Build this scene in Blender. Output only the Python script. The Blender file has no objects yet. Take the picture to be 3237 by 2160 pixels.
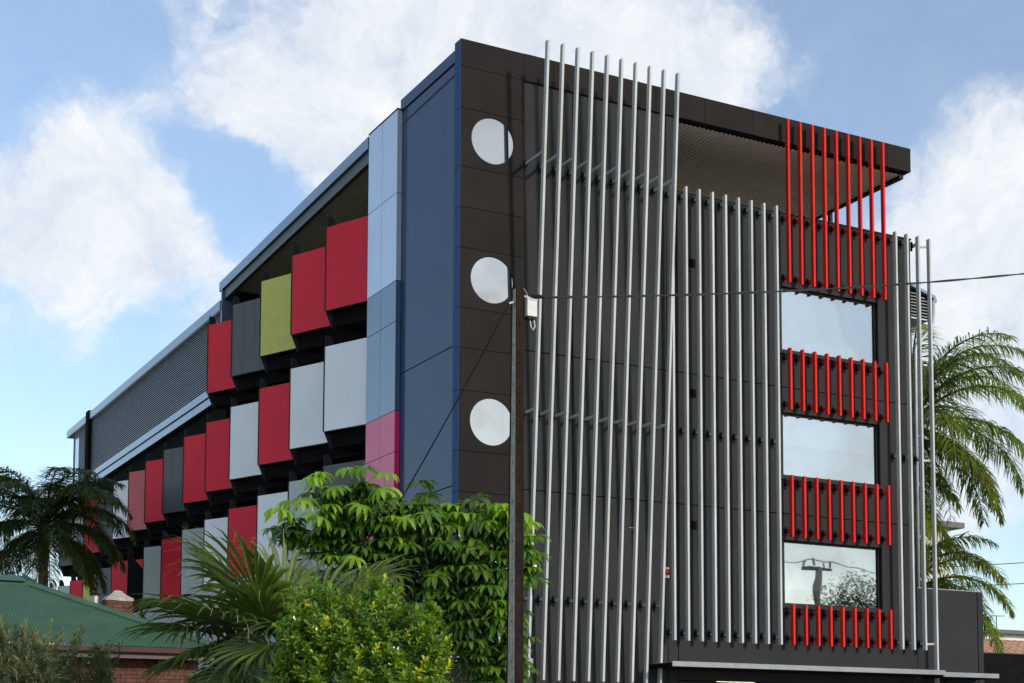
import bpy, math, random
from mathutils import Vector, Matrix, Euler
import numpy as np

scn = bpy.context.scene
COL = scn.collection
R = math.radians

# ------------------------------------------------------------------ camera
CAM = Vector((-14.3668, -30.7006, 1.6))
FWD = Vector((0.489, 0.8683, 0.0834)).normalized()
RGT = Vector((0.8713, -0.4907, 0.0)).normalized()
UPV = RGT.cross(FWD).normalized()
cam = bpy.data.cameras.new('camera')
cam_o = bpy.data.objects.new('camera', cam)
COL.objects.link(cam_o)
cam.sensor_fit = 'HORIZONTAL'
cam.sensor_width = 36.0
cam.lens = 36.0 * 4932.0 / 3237.0
cam.shift_x = (1618.5 - 1813.0) / 3237.0
cam.shift_y = (1968.0 - 1080.0) / 3237.0
cam.clip_start = 0.1
cam.clip_end = 3000
M = Matrix((RGT, UPV, -FWD)).transposed().to_4x4()
M.translation = CAM
cam_o.matrix_world = M
scn.camera = cam_o

# ------------------------------------------------------------------ light
SUN = Vector((0.42, -1.0, 0.39)).normalized()       # towards the sun
SUN_EL = math.asin(SUN.z)
SUN_AZ = math.atan2(SUN.x, SUN.y)
sun = bpy.data.lights.new('sun', 'SUN')
sun.energy = 1.75
sun.angle = R(5.0)
sun.color = (1.0, 0.93, 0.82)
sun_o = bpy.data.objects.new('sun', sun)
sun_o.rotation_euler = SUN.to_track_quat('Z', 'Y').to_euler()
sun_o.location = (20, -40, 40)
COL.objects.link(sun_o)

scn.view_settings.view_transform = 'Standard'
scn.view_settings.look = 'None'
scn.view_settings.gamma = 1.0
scn.view_settings.use_curve_mapping = False
scn.view_settings.exposure = 0.8

world = bpy.data.worlds.new('World')
scn.world = world
world.use_nodes = True
def build_world():
    nt = world.node_tree
    N, L = nt.nodes, nt.links
    N.clear()
    def nd(t, **kw):
        n = N.new(t)
        for k, v in kw.items():
            setattr(n, k, v)
        return n
    def math_(op, a, b=None, c=None):
        n = nd('ShaderNodeMath', operation=op)
        for i, x in enumerate((a, b, c)):
            if x is None: continue
            if isinstance(x, (int, float)): n.inputs[i].default_value = x
            else: L.new(x, n.inputs[i])
        return n.outputs[0]
    sky = nd('ShaderNodeTexSky', sky_type='NISHITA')
    sky.sun_disc = False
    sky.sun_elevation = SUN_EL
    sky.sun_rotation = SUN_AZ
    sky.air_density = 1.0
    sky.dust_density = 0.3
    sky.ozone_density = 1.5
    tc = nd('ShaderNodeTexCoord')
    # break the edges of the clouds up
    warp = nd('ShaderNodeTexNoise'); warp.inputs['Scale'].default_value = 5.0
    warp.inputs['Detail'].default_value = 6.0
    warp.inputs['Roughness'].default_value = 0.6
    L.new(tc.outputs['Generated'], warp.inputs['Vector'])
    wv = nd('ShaderNodeVectorMath', operation='SUBTRACT')
    L.new(warp.outputs['Color'], wv.inputs[0]); wv.inputs[1].default_value = (0.5, 0.5, 0.5)
    ws = nd('ShaderNodeVectorMath', operation='SCALE')
    L.new(wv.outputs[0], ws.inputs[0]); ws.inputs['Scale'].default_value = 0.19
    wa = nd('ShaderNodeVectorMath', operation='ADD')
    L.new(tc.outputs['Generated'], wa.inputs[0]); L.new(ws.outputs[0], wa.inputs[1])
    n1 = nd('ShaderNodeTexNoise'); n1.inputs['Scale'].default_value = 4.2
    n1.inputs['Detail'].default_value = 9.0; n1.inputs['Roughness'].default_value = 0.56
    L.new(wa.outputs[0], n1.inputs['Vector'])
    n2 = nd('ShaderNodeTexNoise'); n2.inputs['Scale'].default_value = 22.0
    n2.inputs['Detail'].default_value = 7.0; n2.inputs['Roughness'].default_value = 0.62
    L.new(wa.outputs[0], n2.inputs['Vector'])
    dens = math_('ADD', math_('MULTIPLY', math_('SUBTRACT', n1.outputs['Fac'], 0.5), 1.5),
                 math_('MULTIPLY', math_('SUBTRACT', n2.outputs['Fac'], 0.5), 1.0))
    dens = math_('ADD', dens, -0.02)
    # the cloud banks seen in the photograph and the blue lanes between them; the last one is unseen and added
    nv = nd('ShaderNodeVectorMath', operation='NORMALIZE'); L.new(wa.outputs[0], nv.inputs[0])
    banks = CLOUDS
    for (dx, dy, dz), rad, w in banks:
        dp = nd('ShaderNodeVectorMath', operation='DOT_PRODUCT')
        L.new(nv.outputs[0], dp.inputs[0])
        v = Vector((dx, dy, dz)).normalized()
        dp.inputs[1].default_value = v
        mr = nd('ShaderNodeMapRange', interpolation_type='SMOOTHSTEP')
        L.new(dp.outputs['Value'], mr.inputs['Value'])
        mr.inputs['From Min'].default_value = math.cos(rad)
        mr.inputs['From Max'].default_value = 1.0
        mr.inputs['To Min'].default_value = 0.0
        mr.inputs['To Max'].default_value = w
        dens = math_('ADD', dens, mr.outputs[0])
    fac = nd('ShaderNodeMapRange', interpolation_type='SMOOTHERSTEP')
    L.new(dens, fac.inputs['Value'])
    fac.inputs['From Min'].default_value = -0.28
    fac.inputs['From Max'].default_value = 0.66
    # thin high veil so that the blue never turns deep
    veil = math_('ADD', math_('MULTIPLY', fac.outputs[0], 0.80), 0.15)
    shade = nd('ShaderNodeMapRange')
    L.new(n2.outputs['Fac'], shade.inputs['Value'])
    shade.inputs['From Min'].default_value = 0.3; shade.inputs['From Max'].default_value = 0.7
    cr = nd('ShaderNodeMix', data_type='RGBA')
    L.new(shade.outputs[0], cr.inputs['Factor'])
    cr.inputs['A'].default_value = (2.70, 2.95, 3.32, 1)
    cr.inputs['B'].default_value = (3.85, 3.88, 3.92, 1)
    mix = nd('ShaderNodeMix', data_type='RGBA')
    L.new(veil, mix.inputs['Factor'])
    tint = nd('ShaderNodeMix', data_type='RGBA', blend_type='MULTIPLY')
    tint.inputs['Factor'].default_value = 1.0
    L.new(sky.outputs[0], tint.inputs['A'])
    tint.inputs['B'].default_value = SKY_TINT
    L.new(tint.outputs['Result'], mix.inputs['A']); L.new(cr.outputs['Result'], mix.inputs['B'])
    bg = nd('ShaderNodeBackground'); bg.inputs['Strength'].default_value = 0.15
    L.new(mix.outputs['Result'], bg.inputs['Color'])
    out = nd('ShaderNodeOutputWorld'); L.new(bg.outputs[0], out.inputs['Surface'])
SKY_TINT = (0.74, 0.77, 0.80, 1)
CLOUDS = [
    ((0.3144, 0.8522, 0.4183), 0.11, 0.42), ((0.2986, 0.8818, 0.3658), 0.08, 0.38),
    ((0.3966, 0.8082, 0.4354), 0.12, 0.42), ((0.4861, 0.7651, 0.4222), 0.09, 0.40),
    ((0.5428, 0.7373, 0.4022), 0.055, 0.38), ((0.196, 0.9262, 0.3221), 0.08, 0.32),
    ((0.1678, 0.9436, 0.2854), 0.09, 0.33), ((0.2259, 0.9298, 0.2906), 0.07, 0.32),
    ((0.6653, 0.6651, 0.3391), 0.07, 0.40), ((0.6599, 0.6941, 0.2876), 0.10, 0.5),
    ((0.6933, 0.6863, 0.2198), 0.13, 0.5), ((0.6366, 0.7147, 0.2896), 0.05, 0.35),
    ((0.1515, 0.9098, 0.3863), 0.08, -0.28), ((0.2158, 0.8812, 0.4206), 0.085, -0.30),
    ((0.2587, 0.9078, 0.3301), 0.04, -0.35), ((0.2809, 0.9084, 0.3096), 0.045, -0.45),
    ((0.1747, 0.9583, 0.2263), 0.08, -0.30), ((0.5887, 0.708, 0.39), 0.10, -0.40),
    ((0.6358, 0.6466, 0.4214), 0.09, -0.32), ((-0.40, 0.85, 0.33), 0.36, -0.45)]  # final entry: unseen clear patch added left of view to turn the flank blue
build_world()

# ------------------------------------------------------------------ materials
MAT = {}
def mat(name, col, rough=0.5, metal=0.0, spec=0.5, var=0.08, vscale=3.0, bump=0.0, bscale=40.0,
        coat=0.0, objvar=0.0, streak=0.0, emit=None, fine=0.0):
    m = bpy.data.materials.new(name); m.use_nodes = True
    nt = m.node_tree; N, L = nt.nodes, nt.links
    b = N['Principled BSDF']
    b.inputs['Roughness'].default_value = rough
    b.inputs['Metallic'].default_value = metal
    b.inputs['Specular IOR Level'].default_value = spec
    if coat:
        b.inputs['Coat Weight'].default_value = coat
        b.inputs['Coat Roughness'].default_value = 0.12
    geo = N.new('ShaderNodeNewGeometry')
    noise = N.new('ShaderNodeTexNoise'); noise.inputs['Scale'].default_value = vscale
    noise.inputs['Detail'].default_value = 6.0
    L.new(geo.outputs['Position'], noise.inputs['Vector'])
    mr = N.new('ShaderNodeMapRange')
    L.new(noise.outputs['Fac'], mr.inputs['Value'])
    mr.inputs['From Min'].default_value = 0.3; mr.inputs['From Max'].default_value = 0.7
    mr.inputs['To Min'].default_value = 1.0 - var; mr.inputs['To Max'].default_value = 1.0 + var
    last = mr.outputs[0]
    def mul(a, bsock):
        n = N.new('ShaderNodeMath'); n.operation = 'MULTIPLY'
        L.new(a, n.inputs[0]); L.new(bsock, n.inputs[1]); return n.outputs[0]
    if objvar:
        oi = N.new('ShaderNodeObjectInfo')
        m2 = N.new('ShaderNodeMapRange'); L.new(oi.outputs['Random'], m2.inputs['Value'])
        m2.inputs['To Min'].default_value = 1 - objvar; m2.inputs['To Max'].default_value = 1 + objvar
        last = mul(last, m2.outputs[0])
    if fine:
        nf = N.new('ShaderNodeTexNoise'); nf.inputs['Scale'].default_value = 60.0
        nf.inputs['Detail'].default_value = 3.0
        L.new(geo.outputs['Position'], nf.inputs['Vector'])
        mf = N.new('ShaderNodeMapRange'); L.new(nf.outputs['Fac'], mf.inputs['Value'])
        mf.inputs['From Min'].default_value = 0.3; mf.inputs['From Max'].default_value = 0.7
        mf.inputs['To Min'].default_value = 1 - fine; mf.inputs['To Max'].default_value = 1 + fine
        last = mul(last, mf.outputs[0])
    if streak:
        mp = N.new('ShaderNodeMapping'); mp.inputs['Scale'].default_value = (2.4, 2.4, 0.16)
        L.new(geo.outputs['Position'], mp.inputs['Vector'])
        ns = N.new('ShaderNodeTexNoise'); ns.inputs['Scale'].default_value = 1.6; ns.inputs['Detail'].default_value = 4.0
        L.new(mp.outputs[0], ns.inputs['Vector'])
        m3 = N.new('ShaderNodeMapRange'); L.new(ns.outputs['Fac'], m3.inputs['Value'])
        m3.inputs['From Min'].default_value = 0.50; m3.inputs['From Max'].default_value = 0.72
        m3.inputs['To Min'].default_value = 1.0; m3.inputs['To Max'].default_value = 1 - streak
        last = mul(last, m3.outputs[0])
    mx = N.new('ShaderNodeVectorMath'); mx.operation = 'SCALE'
    mx.inputs[0].default_value = col[:3]
    L.new(last, mx.inputs['Scale'])
    L.new(mx.outputs[0], b.inputs['Base Color'])
    if bump:
        nb = N.new('ShaderNodeTexNoise'); nb.inputs['Scale'].default_value = bscale
        nb.inputs['Detail'].default_value = 4.0
        L.new(geo.outputs['Position'], nb.inputs['Vector'])
        bp = N.new('ShaderNodeBump'); bp.inputs['Strength'].default_value = bump
        bp.inputs['Distance'].default_value = 0.02
        L.new(nb.outputs['Fac'], bp.inputs['Height'])
        L.new(bp.outputs[0], b.inputs['Normal'])
    if emit:
        b.inputs['Emission Color'].default_value = (*emit[:3], 1)
        b.inputs['Emission Strength'].default_value = emit[3]
    MAT[name] = m
    return m

def leaf_mat(name, col, col2=None, rough=0.4, trans=0.35, var=0.25, spec=0.5, vscale=2.5):
    m = bpy.data.materials.new(name); m.use_nodes = True
    nt = m.node_tree; N, L = nt.nodes, nt.links
    b = N['Principled BSDF']; out = N['Material Output']
    b.inputs['Roughness'].default_value = rough
    b.inputs['Specular IOR Level'].default_value = spec
    geo = N.new('ShaderNodeNewGeometry')
    noise = N.new('ShaderNodeTexNoise'); noise.inputs['Scale'].default_value = vscale; noise.inputs['Detail'].default_value = 3
    L.new(geo.outputs['Position'], noise.inputs['Vector'])
    oi = N.new('ShaderNodeObjectInfo')
    ad = N.new('ShaderNodeMath'); ad.operation = 'ADD'
    L.new(noise.outputs['Fac'], ad.inputs[0])
    ms = N.new('ShaderNodeMath'); ms.operation = 'MULTIPLY_ADD'
    L.new(oi.outputs['Random'], ms.inputs[0]); ms.inputs[1].default_value = var * 1.6; ms.inputs[2].default_value = -var * 0.8
    L.new(ms.outputs[0], ad.inputs[1])
    ad2 = N.new('ShaderNodeMath'); ad2.operation = 'ADD'
    isl = N.new('ShaderNodeMath'); isl.operation = 'MULTIPLY_ADD'
    L.new(geo.outputs['Random Per Island'], isl.inputs[0]); isl.inputs[1].default_value = var * 1.6; isl.inputs[2].default_value = -var * 0.8
    L.new(ad.outputs[0], ad2.inputs[0]); L.new(isl.outputs[0], ad2.inputs[1])
    rp = N.new('ShaderNodeMix'); rp.data_type = 'RGBA'
    mr = N.new('ShaderNodeMapRange'); L.new(ad2.outputs[0], mr.inputs['Value'])
    mr.inputs['From Min'].default_value = 0.25; mr.inputs['From Max'].default_value = 0.8
    L.new(mr.outputs[0], rp.inputs['Factor'])
    rp.inputs['A'].default_value = (*col, 1)
    rp.inputs['B'].default_value = (*(col2 or [c * 1.8 for c in col]), 1)
    L.new(rp.outputs['Result'], b.inputs['Base Color'])
    tr = N.new('ShaderNodeBsdfTranslucent')
    tm = N.new('ShaderNodeMix'); tm.data_type = 'RGBA'; tm.blend_type = 'MULTIPLY'; tm.inputs['Factor'].default_value = 1
    L.new(rp.outputs['Result'], tm.inputs['A']); tm.inputs['B'].default_value = (1.6, 1.9, 0.7, 1)
    L.new(tm.outputs['Result'], tr.inputs['Color'])
    mxs = N.new('ShaderNodeMixShader'); mxs.inputs[0].default_value = trans
    L.new(b.outputs[0], mxs.inputs[1]); L.new(tr.outputs[0], mxs.inputs[2])
    L.new(mxs.outputs[0], out.inputs['Surface'])
    MAT[name] = m
    return m

mat('charcoal', (0.033, 0.033, 0.0345), rough=0.85, spec=0.12, var=0.12, vscale=0.6, fine=0.07, objvar=0.05, streak=0.08)
mat('bronze', (0.0215, 0.0190, 0.0175), rough=0.9, spec=0.10, var=0.12, vscale=0.9, fine=0.07, objvar=0.07, streak=0.08)
mat('return_sky_blue', (0.045, 0.10, 0.22), rough=0.8, spec=0.2, var=0.05)  # bronze panel sides: mirrored blue sky put into the colour
mat('flank_sky_blue', (0.012, 0.040, 0.115), rough=0.7, spec=0.3, var=0.10, vscale=0.7, fine=0.06, coat=0.45)  # charcoal wall, its sky reflection painted in as blue
mat('joint', (0.012, 0.012, 0.012), rough=0.8)
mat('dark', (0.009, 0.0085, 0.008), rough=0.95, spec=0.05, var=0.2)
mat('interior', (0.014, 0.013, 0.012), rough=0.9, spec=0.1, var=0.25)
mat('fascia_grey', (0.062, 0.068, 0.078), rough=0.5, var=0.15, vscale=2.5)
mat('silver', (0.47, 0.475, 0.465), rough=0.75, spec=0.12, var=0.10, vscale=1.3, objvar=0.06, fine=0.05)
mat('batten_red', (0.60, 0.028, 0.022), rough=0.75, spec=0.12, var=0.08, objvar=0.06)
mat('cleat', (0.010, 0.010, 0.011), rough=0.7, spec=0.2)
mat('panel_red', (0.80, 0.026, 0.052), rough=0.6, spec=0.2, var=0.05, vscale=0.9, objvar=0.06)
mat('panel_red_gloss', (0.55, 0.012, 0.016), rough=0.12, var=0.1, vscale=2)
mat('panel_white', (0.90, 0.89, 0.90), rough=0.5, var=0.05, vscale=0.8, objvar=0.05)
mat('panel_light', (0.50, 0.53, 0.51), rough=0.45, var=0.05, objvar=0.05)
mat('panel_lime', (0.62, 0.56, 0.085), rough=0.45, var=0.06)
mat('panel_grey', (0.075, 0.073, 0.076), rough=0.45, var=0.10, streak=0.45)
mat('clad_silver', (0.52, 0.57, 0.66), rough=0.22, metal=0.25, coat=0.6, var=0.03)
mat('clad_dark_sky', (0.055, 0.115, 0.19), rough=0.3, metal=0.0, coat=0.6, var=0.05)  # dark grey panels, blue sky reflection put into the colour
mat('clad_red_sky', (0.82, 0.016, 0.13), rough=0.4, coat=0.2, var=0.05)  # red panels, pinkened in the colour for reflected sky
mat('flashing', (0.10, 0.145, 0.215), rough=0.35, metal=0.2, var=0.10, vscale=1.5, coat=0.5)
mat('galv', (0.22, 0.23, 0.245), rough=0.5, metal=0.1, var=0.15, vscale=4)
mat('soffit', (0.86, 0.75, 0.61), rough=0.55, var=0.06)
mat('louvre', (0.50, 0.53, 0.56), rough=0.38, metal=0.3, var=0.08)
mat('frame', (0.020, 0.0195, 0.020), rough=0.7, spec=0.2)
mat('blind', (0.75, 0.76, 0.75), rough=0.8)
mat('zinc_wall', (0.40, 0.42, 0.46), rough=0.5, metal=0.2, var=0.12, streak=0.3)
mat('roof_green', (0.050, 0.112, 0.064), rough=0.6, spec=0.3, var=0.14, vscale=1.8, fine=0.08)
mat('gutter_brown', (0.055, 0.024, 0.02), rough=0.45)
mat('brick', (0.115, 0.043, 0.028), rough=0.85, var=0.25, vscale=9, objvar=0.22, bump=0.3)
mat('mortar', (0.16, 0.13, 0.11), rough=0.9, var=0.2)
mat('cement', (0.34, 0.33, 0.31), rough=0.9, var=0.35, vscale=14, bump=0.5)
mat('flue', (0.42, 0.42, 0.42), rough=0.5, metal=0.3, var=0.2, vscale=12)
mat('rust_steel', (0.017, 0.0095, 0.007), rough=0.8, spec=0.15, var=0.4, vscale=7, streak=0.3)
mat('concrete', (0.36, 0.32, 0.26), rough=0.9, var=0.25, vscale=12, fine=0.2, bump=0.4)
mat('box_grey', (0.55, 0.55, 0.53), rough=0.55, var=0.1, vscale=12)
mat('cable', (0.012, 0.012, 0.012), rough=0.6)
mat('bark', (0.11, 0.085, 0.06), rough=0.9, var=0.35, vscale=10, bump=0.6)
mat('palm_trunk', (0.13, 0.105, 0.08), rough=0.9, var=0.35, vscale=8, bump=0.6)
mat('cream_wall', (0.62, 0.58, 0.52), rough=0.8, var=0.06)
mat('white_wall', (0.75, 0.74, 0.72), rough=0.8, var=0.05)
mat('roof_slate', (0.09, 0.09, 0.095), rough=0.6)
mat('terracotta', (0.40, 0.20, 0.11), rough=0.8, var=0.2, vscale=3)
mat('asphalt', (0.05, 0.05, 0.052), rough=0.9, var=0.2, fine=0.2)
mat('paving', (0.40, 0.38, 0.35), rough=0.9, var=0.15)
mat('grass', (0.06, 0.08, 0.03), rough=0.95, var=0.4, vscale=0.8)
mat('strobe_red', (0.5, 0.01, 0.012), rough=0.15)
mat('strobe_white', (0.8, 0.8, 0.8), rough=0.4)
mat('tube', (0.9, 0.85, 0.7), emit=(1.0, 0.84, 0.55, 0.9))
mat('lamp_warm', (0.9, 0.8, 0.5), emit=(1.0, 0.75, 0.30, 0.8))
mat('feather_olive', (0.10, 0.10, 0.03), rough=0.8, var=0.2, vscale=40)
mat('feather_dark', (0.02, 0.02, 0.018), rough=0.7)
mat('feather_yellow', (0.55, 0.45, 0.04), rough=0.8)
leaf_mat('leaf_umbrella', (0.040, 0.092, 0.016), (0.16, 0.27, 0.028), rough=0.24, trans=0.34, var=0.25, spec=0.6)
leaf_mat('leaf_umbrella_new_lit', (0.23, 0.38, 0.040), (0.36, 0.52, 0.06), rough=0.32, trans=0.45, var=0.25)  # pale green for new leaves and, painted in, sunlit tops
leaf_mat('leaf_shrub', (0.095, 0.19, 0.014), (0.34, 0.46, 0.030), rough=0.28, trans=0.35, var=0.35, vscale=4, spec=0.6)
leaf_mat('leaf_shrub_new', (0.55, 0.56, 0.035), (0.75, 0.66, 0.06), rough=0.4, trans=0.45, var=0.3)
leaf_mat('leaf_fan', (0.042, 0.074, 0.015), (0.135, 0.18, 0.034), rough=0.42, trans=0.30, var=0.3)
leaf_mat('leaf_fan_tip', (0.30, 0.24, 0.11), (0.42, 0.36, 0.19), rough=0.6, trans=0.3)
leaf_mat('leaf_palm', (0.064, 0.098, 0.016), (0.23, 0.275, 0.040), rough=0.36, trans=0.42, var=0.4, vscale=0.9)
leaf_mat('leaf_palm_dark', (0.038, 0.062, 0.018), (0.11, 0.145, 0.034), rough=0.38, trans=0.34, var=0.35, vscale=0.9)
leaf_mat('leaf_dead', (0.17, 0.095, 0.035), (0.30, 0.18, 0.06), rough=0.7, trans=0.25, var=0.3)
leaf_mat('needle', (0.050, 0.068, 0.028), (0.13, 0.15, 0.06), rough=0.55, trans=0.25, var=0.35, vscale=3)
leaf_mat('needle_new', (0.30, 0.28, 0.11), (0.48, 0.44, 0.20), rough=0.5, trans=0.35)
leaf_mat('leaf_twig', (0.055, 0.075, 0.020), (0.15, 0.17, 0.035), rough=0.45, trans=0.35, var=0.35, vscale=5)
leaf_mat('leaf_street', (0.035, 0.055, 0.018), (0.07, 0.10, 0.03), rough=0.5, trans=0.2, var=0.3)

def glass_mat(key, k, refl):
    m = bpy.data.materials.new('mirror_' + key); m.use_nodes = True
    nt = m.node_tree; N, L = nt.nodes, nt.links
    N.remove(N['Principled BSDF']); out = N['Material Output']
    gl = N.new('ShaderNodeBsdfGlossy'); gl.inputs['Roughness'].default_value = 0.015
    gl.inputs['Color'].default_value = (0.97*k, 1.0*k, 0.995*k, 1)
    tr = N.new('ShaderNodeBsdfTransparent'); tr.inputs['Color'].default_value = (0.82, 0.85, 0.85, 1)
    geo = N.new('ShaderNodeNewGeometry')
    # panes are never quite flat
    nz = N.new('ShaderNodeTexNoise'); nz.inputs['Scale'].default_value = 0.9; nz.inputs['Detail'].default_value = 1
    L.new(geo.outputs['Position'], nz.inputs['Vector'])
    bp = N.new('ShaderNodeBump'); bp.inputs['Strength'].default_value = 0.06; bp.inputs['Distance'].default_value = 0.05
    L.new(nz.outputs['Fac'], bp.inputs['Height']); L.new(bp.outputs[0], gl.inputs['Normal'])
    fr = N.new('ShaderNodeFresnel'); fr.inputs['IOR'].default_value = 1.5
    ma = N.new('ShaderNodeMath'); ma.operation = 'MULTIPLY_ADD'
    L.new(fr.outputs[0], ma.inputs[0]); ma.inputs[1].default_value = 0.4; ma.inputs[2].default_value = refl
    mx = N.new('ShaderNodeMixShader')
    L.new(ma.outputs[0], mx.inputs[0]); L.new(tr.outputs[0], mx.inputs[1]); L.new(gl.outputs[0], mx.inputs[2])
    L.new(mx.outputs[0], out.inputs['Surface'])
    MAT[key] = m
glass_mat('glass', 0.72, 0.50)
glass_mat('glass_round', 0.36, 0.86)
mat('dark_glass', (0.012, 0.013, 0.014), rough=0.08, spec=0.6)

# ------------------------------------------------------------------ helpers
ORG = {}
class MB:
    def __init__(s): s.v = []; s.f = []
    def add(s, vs, fs):
        n = len(s.v); s.v.extend([tuple(p) for p in vs]); s.f.extend([tuple(i + n for i in f) for f in fs]); return s
    def box(s, x0, x1, y0, y1, z0, z1):
        return s.add([(x0,y0,z0),(x1,y0,z0),(x1,y1,z0),(x0,y1,z0),(x0,y0,z1),(x1,y0,z1),(x1,y1,z1),(x0,y1,z1)],
              [(0,3,2,1),(4,5,6,7),(0,1,5,4),(1,2,6,5),(2,3,7,6),(3,0,4,7)])
    def bar(s, a, b, w, h, up=(0,0,1)):
        """box section w (sideways) x h (along up) from a to b"""
        a, b = Vector(a), Vector(b); d = (b - a).normalized(); u = Vector(up)
        sd = d.cross(u).normalized(); u = sd.cross(d).normalized()
        vs = []
        for p in (a, b):
            for i, j in ((-1,-1),(1,-1),(1,1),(-1,1)): vs.append(p + sd * (i*w/2) + u * (j*h/2))
        return s.add(vs, [(0,1,2,3),(7,6,5,4),(0,4,5,1),(1,5,6,2),(2,6,7,3),(3,7,4,0)])
    def tube(s, pts, r, n=8, caps=True):
        pts = [Vector(p) for p in pts]; rs = r if isinstance(r, (list, tuple)) else [r] * len(pts)
        vs = []; fs = []; prev = None
        for i, p in enumerate(pts):
            d = (pts[min(i+1, len(pts)-1)] - pts[max(i-1, 0)]).normalized()
            if prev is None:
                u = d.orthogonal().normalized()
            else:
                u = (prev - d * prev.dot(d)).normalized()
            prev = u; w = d.cross(u)
            for k in range(n):
                a = 2 * math.pi * k / n
                vs.append(p + (u * math.cos(a) + w * math.sin(a)) * rs[i])
        for i in range(len(pts) - 1):
            for k in range(n):
                fs.append((i*n+k, i*n+(k+1) % n, (i+1)*n+(k+1) % n, (i+1)*n+k))
        if caps:
            fs.append(tuple(range(n))[::-1]); fs.append(tuple((len(pts)-1)*n + k for k in range(n)))
        return s.add(vs, fs)
    def prism(s, poly, z0, z1):
        n = len(poly)
        vs = [(x, y, z0) for x, y in poly] + [(x, y, z1) for x, y in poly]
        return s.add(vs, [tuple(range(n))[::-1], tuple(range(n, 2*n))] + [(i, (i+1) % n, n+(i+1) % n, n+i) for i in range(n)])
    def slab(s, quad, t):
        """quad (4 points, ccw seen from outside) thickened inwards by t"""
        q = [Vector(p) for p in quad]; nrm = (q[1]-q[0]).cross(q[2]-q[0]).normalized()
        b = [p - nrm * t for p in q]
        return s.add(q + b, [(0,1,2,3),(7,6,5,4),(0,4,5,1),(1,5,6,2),(2,6,7,3),(3,7,4,0)])
    def mesh(s, name, m=None, smooth=False):
        me = bpy.data.meshes.new(name); me.from_pydata(s.v, [], s.f); me.update()
        if m: me.materials.append(MAT[m] if isinstance(m, str) else m)
        if smooth: me.polygons.foreach_set('use_smooth', [True] * len(me.polygons))
        return me
def tag(o, label=None, cat=None, group=None, kind=None):
    if label: o['label'] = label
    if cat: o['category'] = cat
    if group: o['group'] = group
    if kind: o['kind'] = kind
    return o
def thing(name, loc, label, cat, group=None):
    o = bpy.data.objects.new(name, None); COL.objects.link(o); o.location = loc
    o.empty_display_size = 0.3; ORG[o] = Vector(loc)
    return tag(o, label, cat, group)
def obj(name, mb, m, parent=None, smooth=False, label=None, kind=None):
    off = ORG[parent] if parent else Vector((0, 0, 0))
    if off.length > 0: mb.v = [(a[0]-off.x, a[1]-off.y, a[2]-off.z) for a in mb.v]
    o = bpy.data.objects.new(name, mb.mesh(name, m, smooth)); COL.objects.link(o)
    if parent: o.parent = parent
    ORG[o] = off
    return tag(o, label, None, None, kind)
def inst(name, me, parent, mw, label=None):
    """object that shares mesh me, placed by world matrix mw (or a location)"""
    o = bpy.data.objects.new(name, me); COL.objects.link(o)
    mw = mw if isinstance(mw, Matrix) else Matrix.Translation(mw)
    o.parent = parent
    o.matrix_basis = Matrix.Translation(-ORG[parent]) @ mw
    ORG[o] = mw.translation.copy()
    return tag(o, label)
def box(name, m, parent, *a, **k): return obj(name, MB().box(*a), m, parent, **k)

# ------------------------------------------------------------------ setting
g = box('ground', 'grass', None, -400, 400, -400, 600, -1.0, 0.0); tag(g, kind='structure')
g = box('road', 'asphalt', None, -300, 300, -24, -13, -0.5, 0.004); tag(g, kind='structure')
g = box('footpath', 'paving', None, -300, 300, -13, -7.0, -0.5, 0.13); tag(g, kind='structure')
g = box('forecourt', 'paving', None, -1.0, 60, -7.0, 3.0, -0.5, 0.10); tag(g, kind='structure')

# ------------------------------------------------------------------ the building
B = thing('apartment_building', (0, 0, 0),
          'four storey charcoal building with red and silver battens and coloured balcony panels', 'building')
def wall_holes(mb, x0, x1, z0, z1, yf, yb, holes):
    xs = sorted({x0, x1, *[h for q in holes for h in q[:2]]}); zs = sorted({z0, z1, *[h for q in holes for h in q[2:]]})
    inside = lambda x, z: any(a < x < b and c < z < d for a, b, c, d in holes)
    for i in range(len(xs)-1):
        for j in range(len(zs)-1):
            if inside((xs[i]+xs[i+1])/2, (zs[j]+zs[j+1])/2): continue
            for y, fl in ((yf, 1), (yb, 0)):
                q = [(xs[i],y,zs[j]),(xs[i+1],y,zs[j]),(xs[i+1],y,zs[j+1]),(xs[i],y,zs[j+1])]
                mb.add(q if fl else q[::-1], [(0,1,2,3)])
    for a, b, c, d in [(x0, x1, z0, z1)] + holes:
        mb.add([(a,yf,c),(b,yf,c),(b,yf,d),(a,yf,d),(a,yb,c),(b,yb,c),(b,yb,d),(a,yb,d)],
               [(0,4,5,1),(1,5,6,2),(2,6,7,3),(3,7,4,0)])
    return mb
WIN = [(8.84, 11.98, 11.59, 13.25), (8.84, 11.98, 8.42, 10.05), (8.84, 11.98, 5.225, 6.855)]
G = 0.011
J1, J2, J0 = 10.67, 7.49, 4.28
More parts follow.
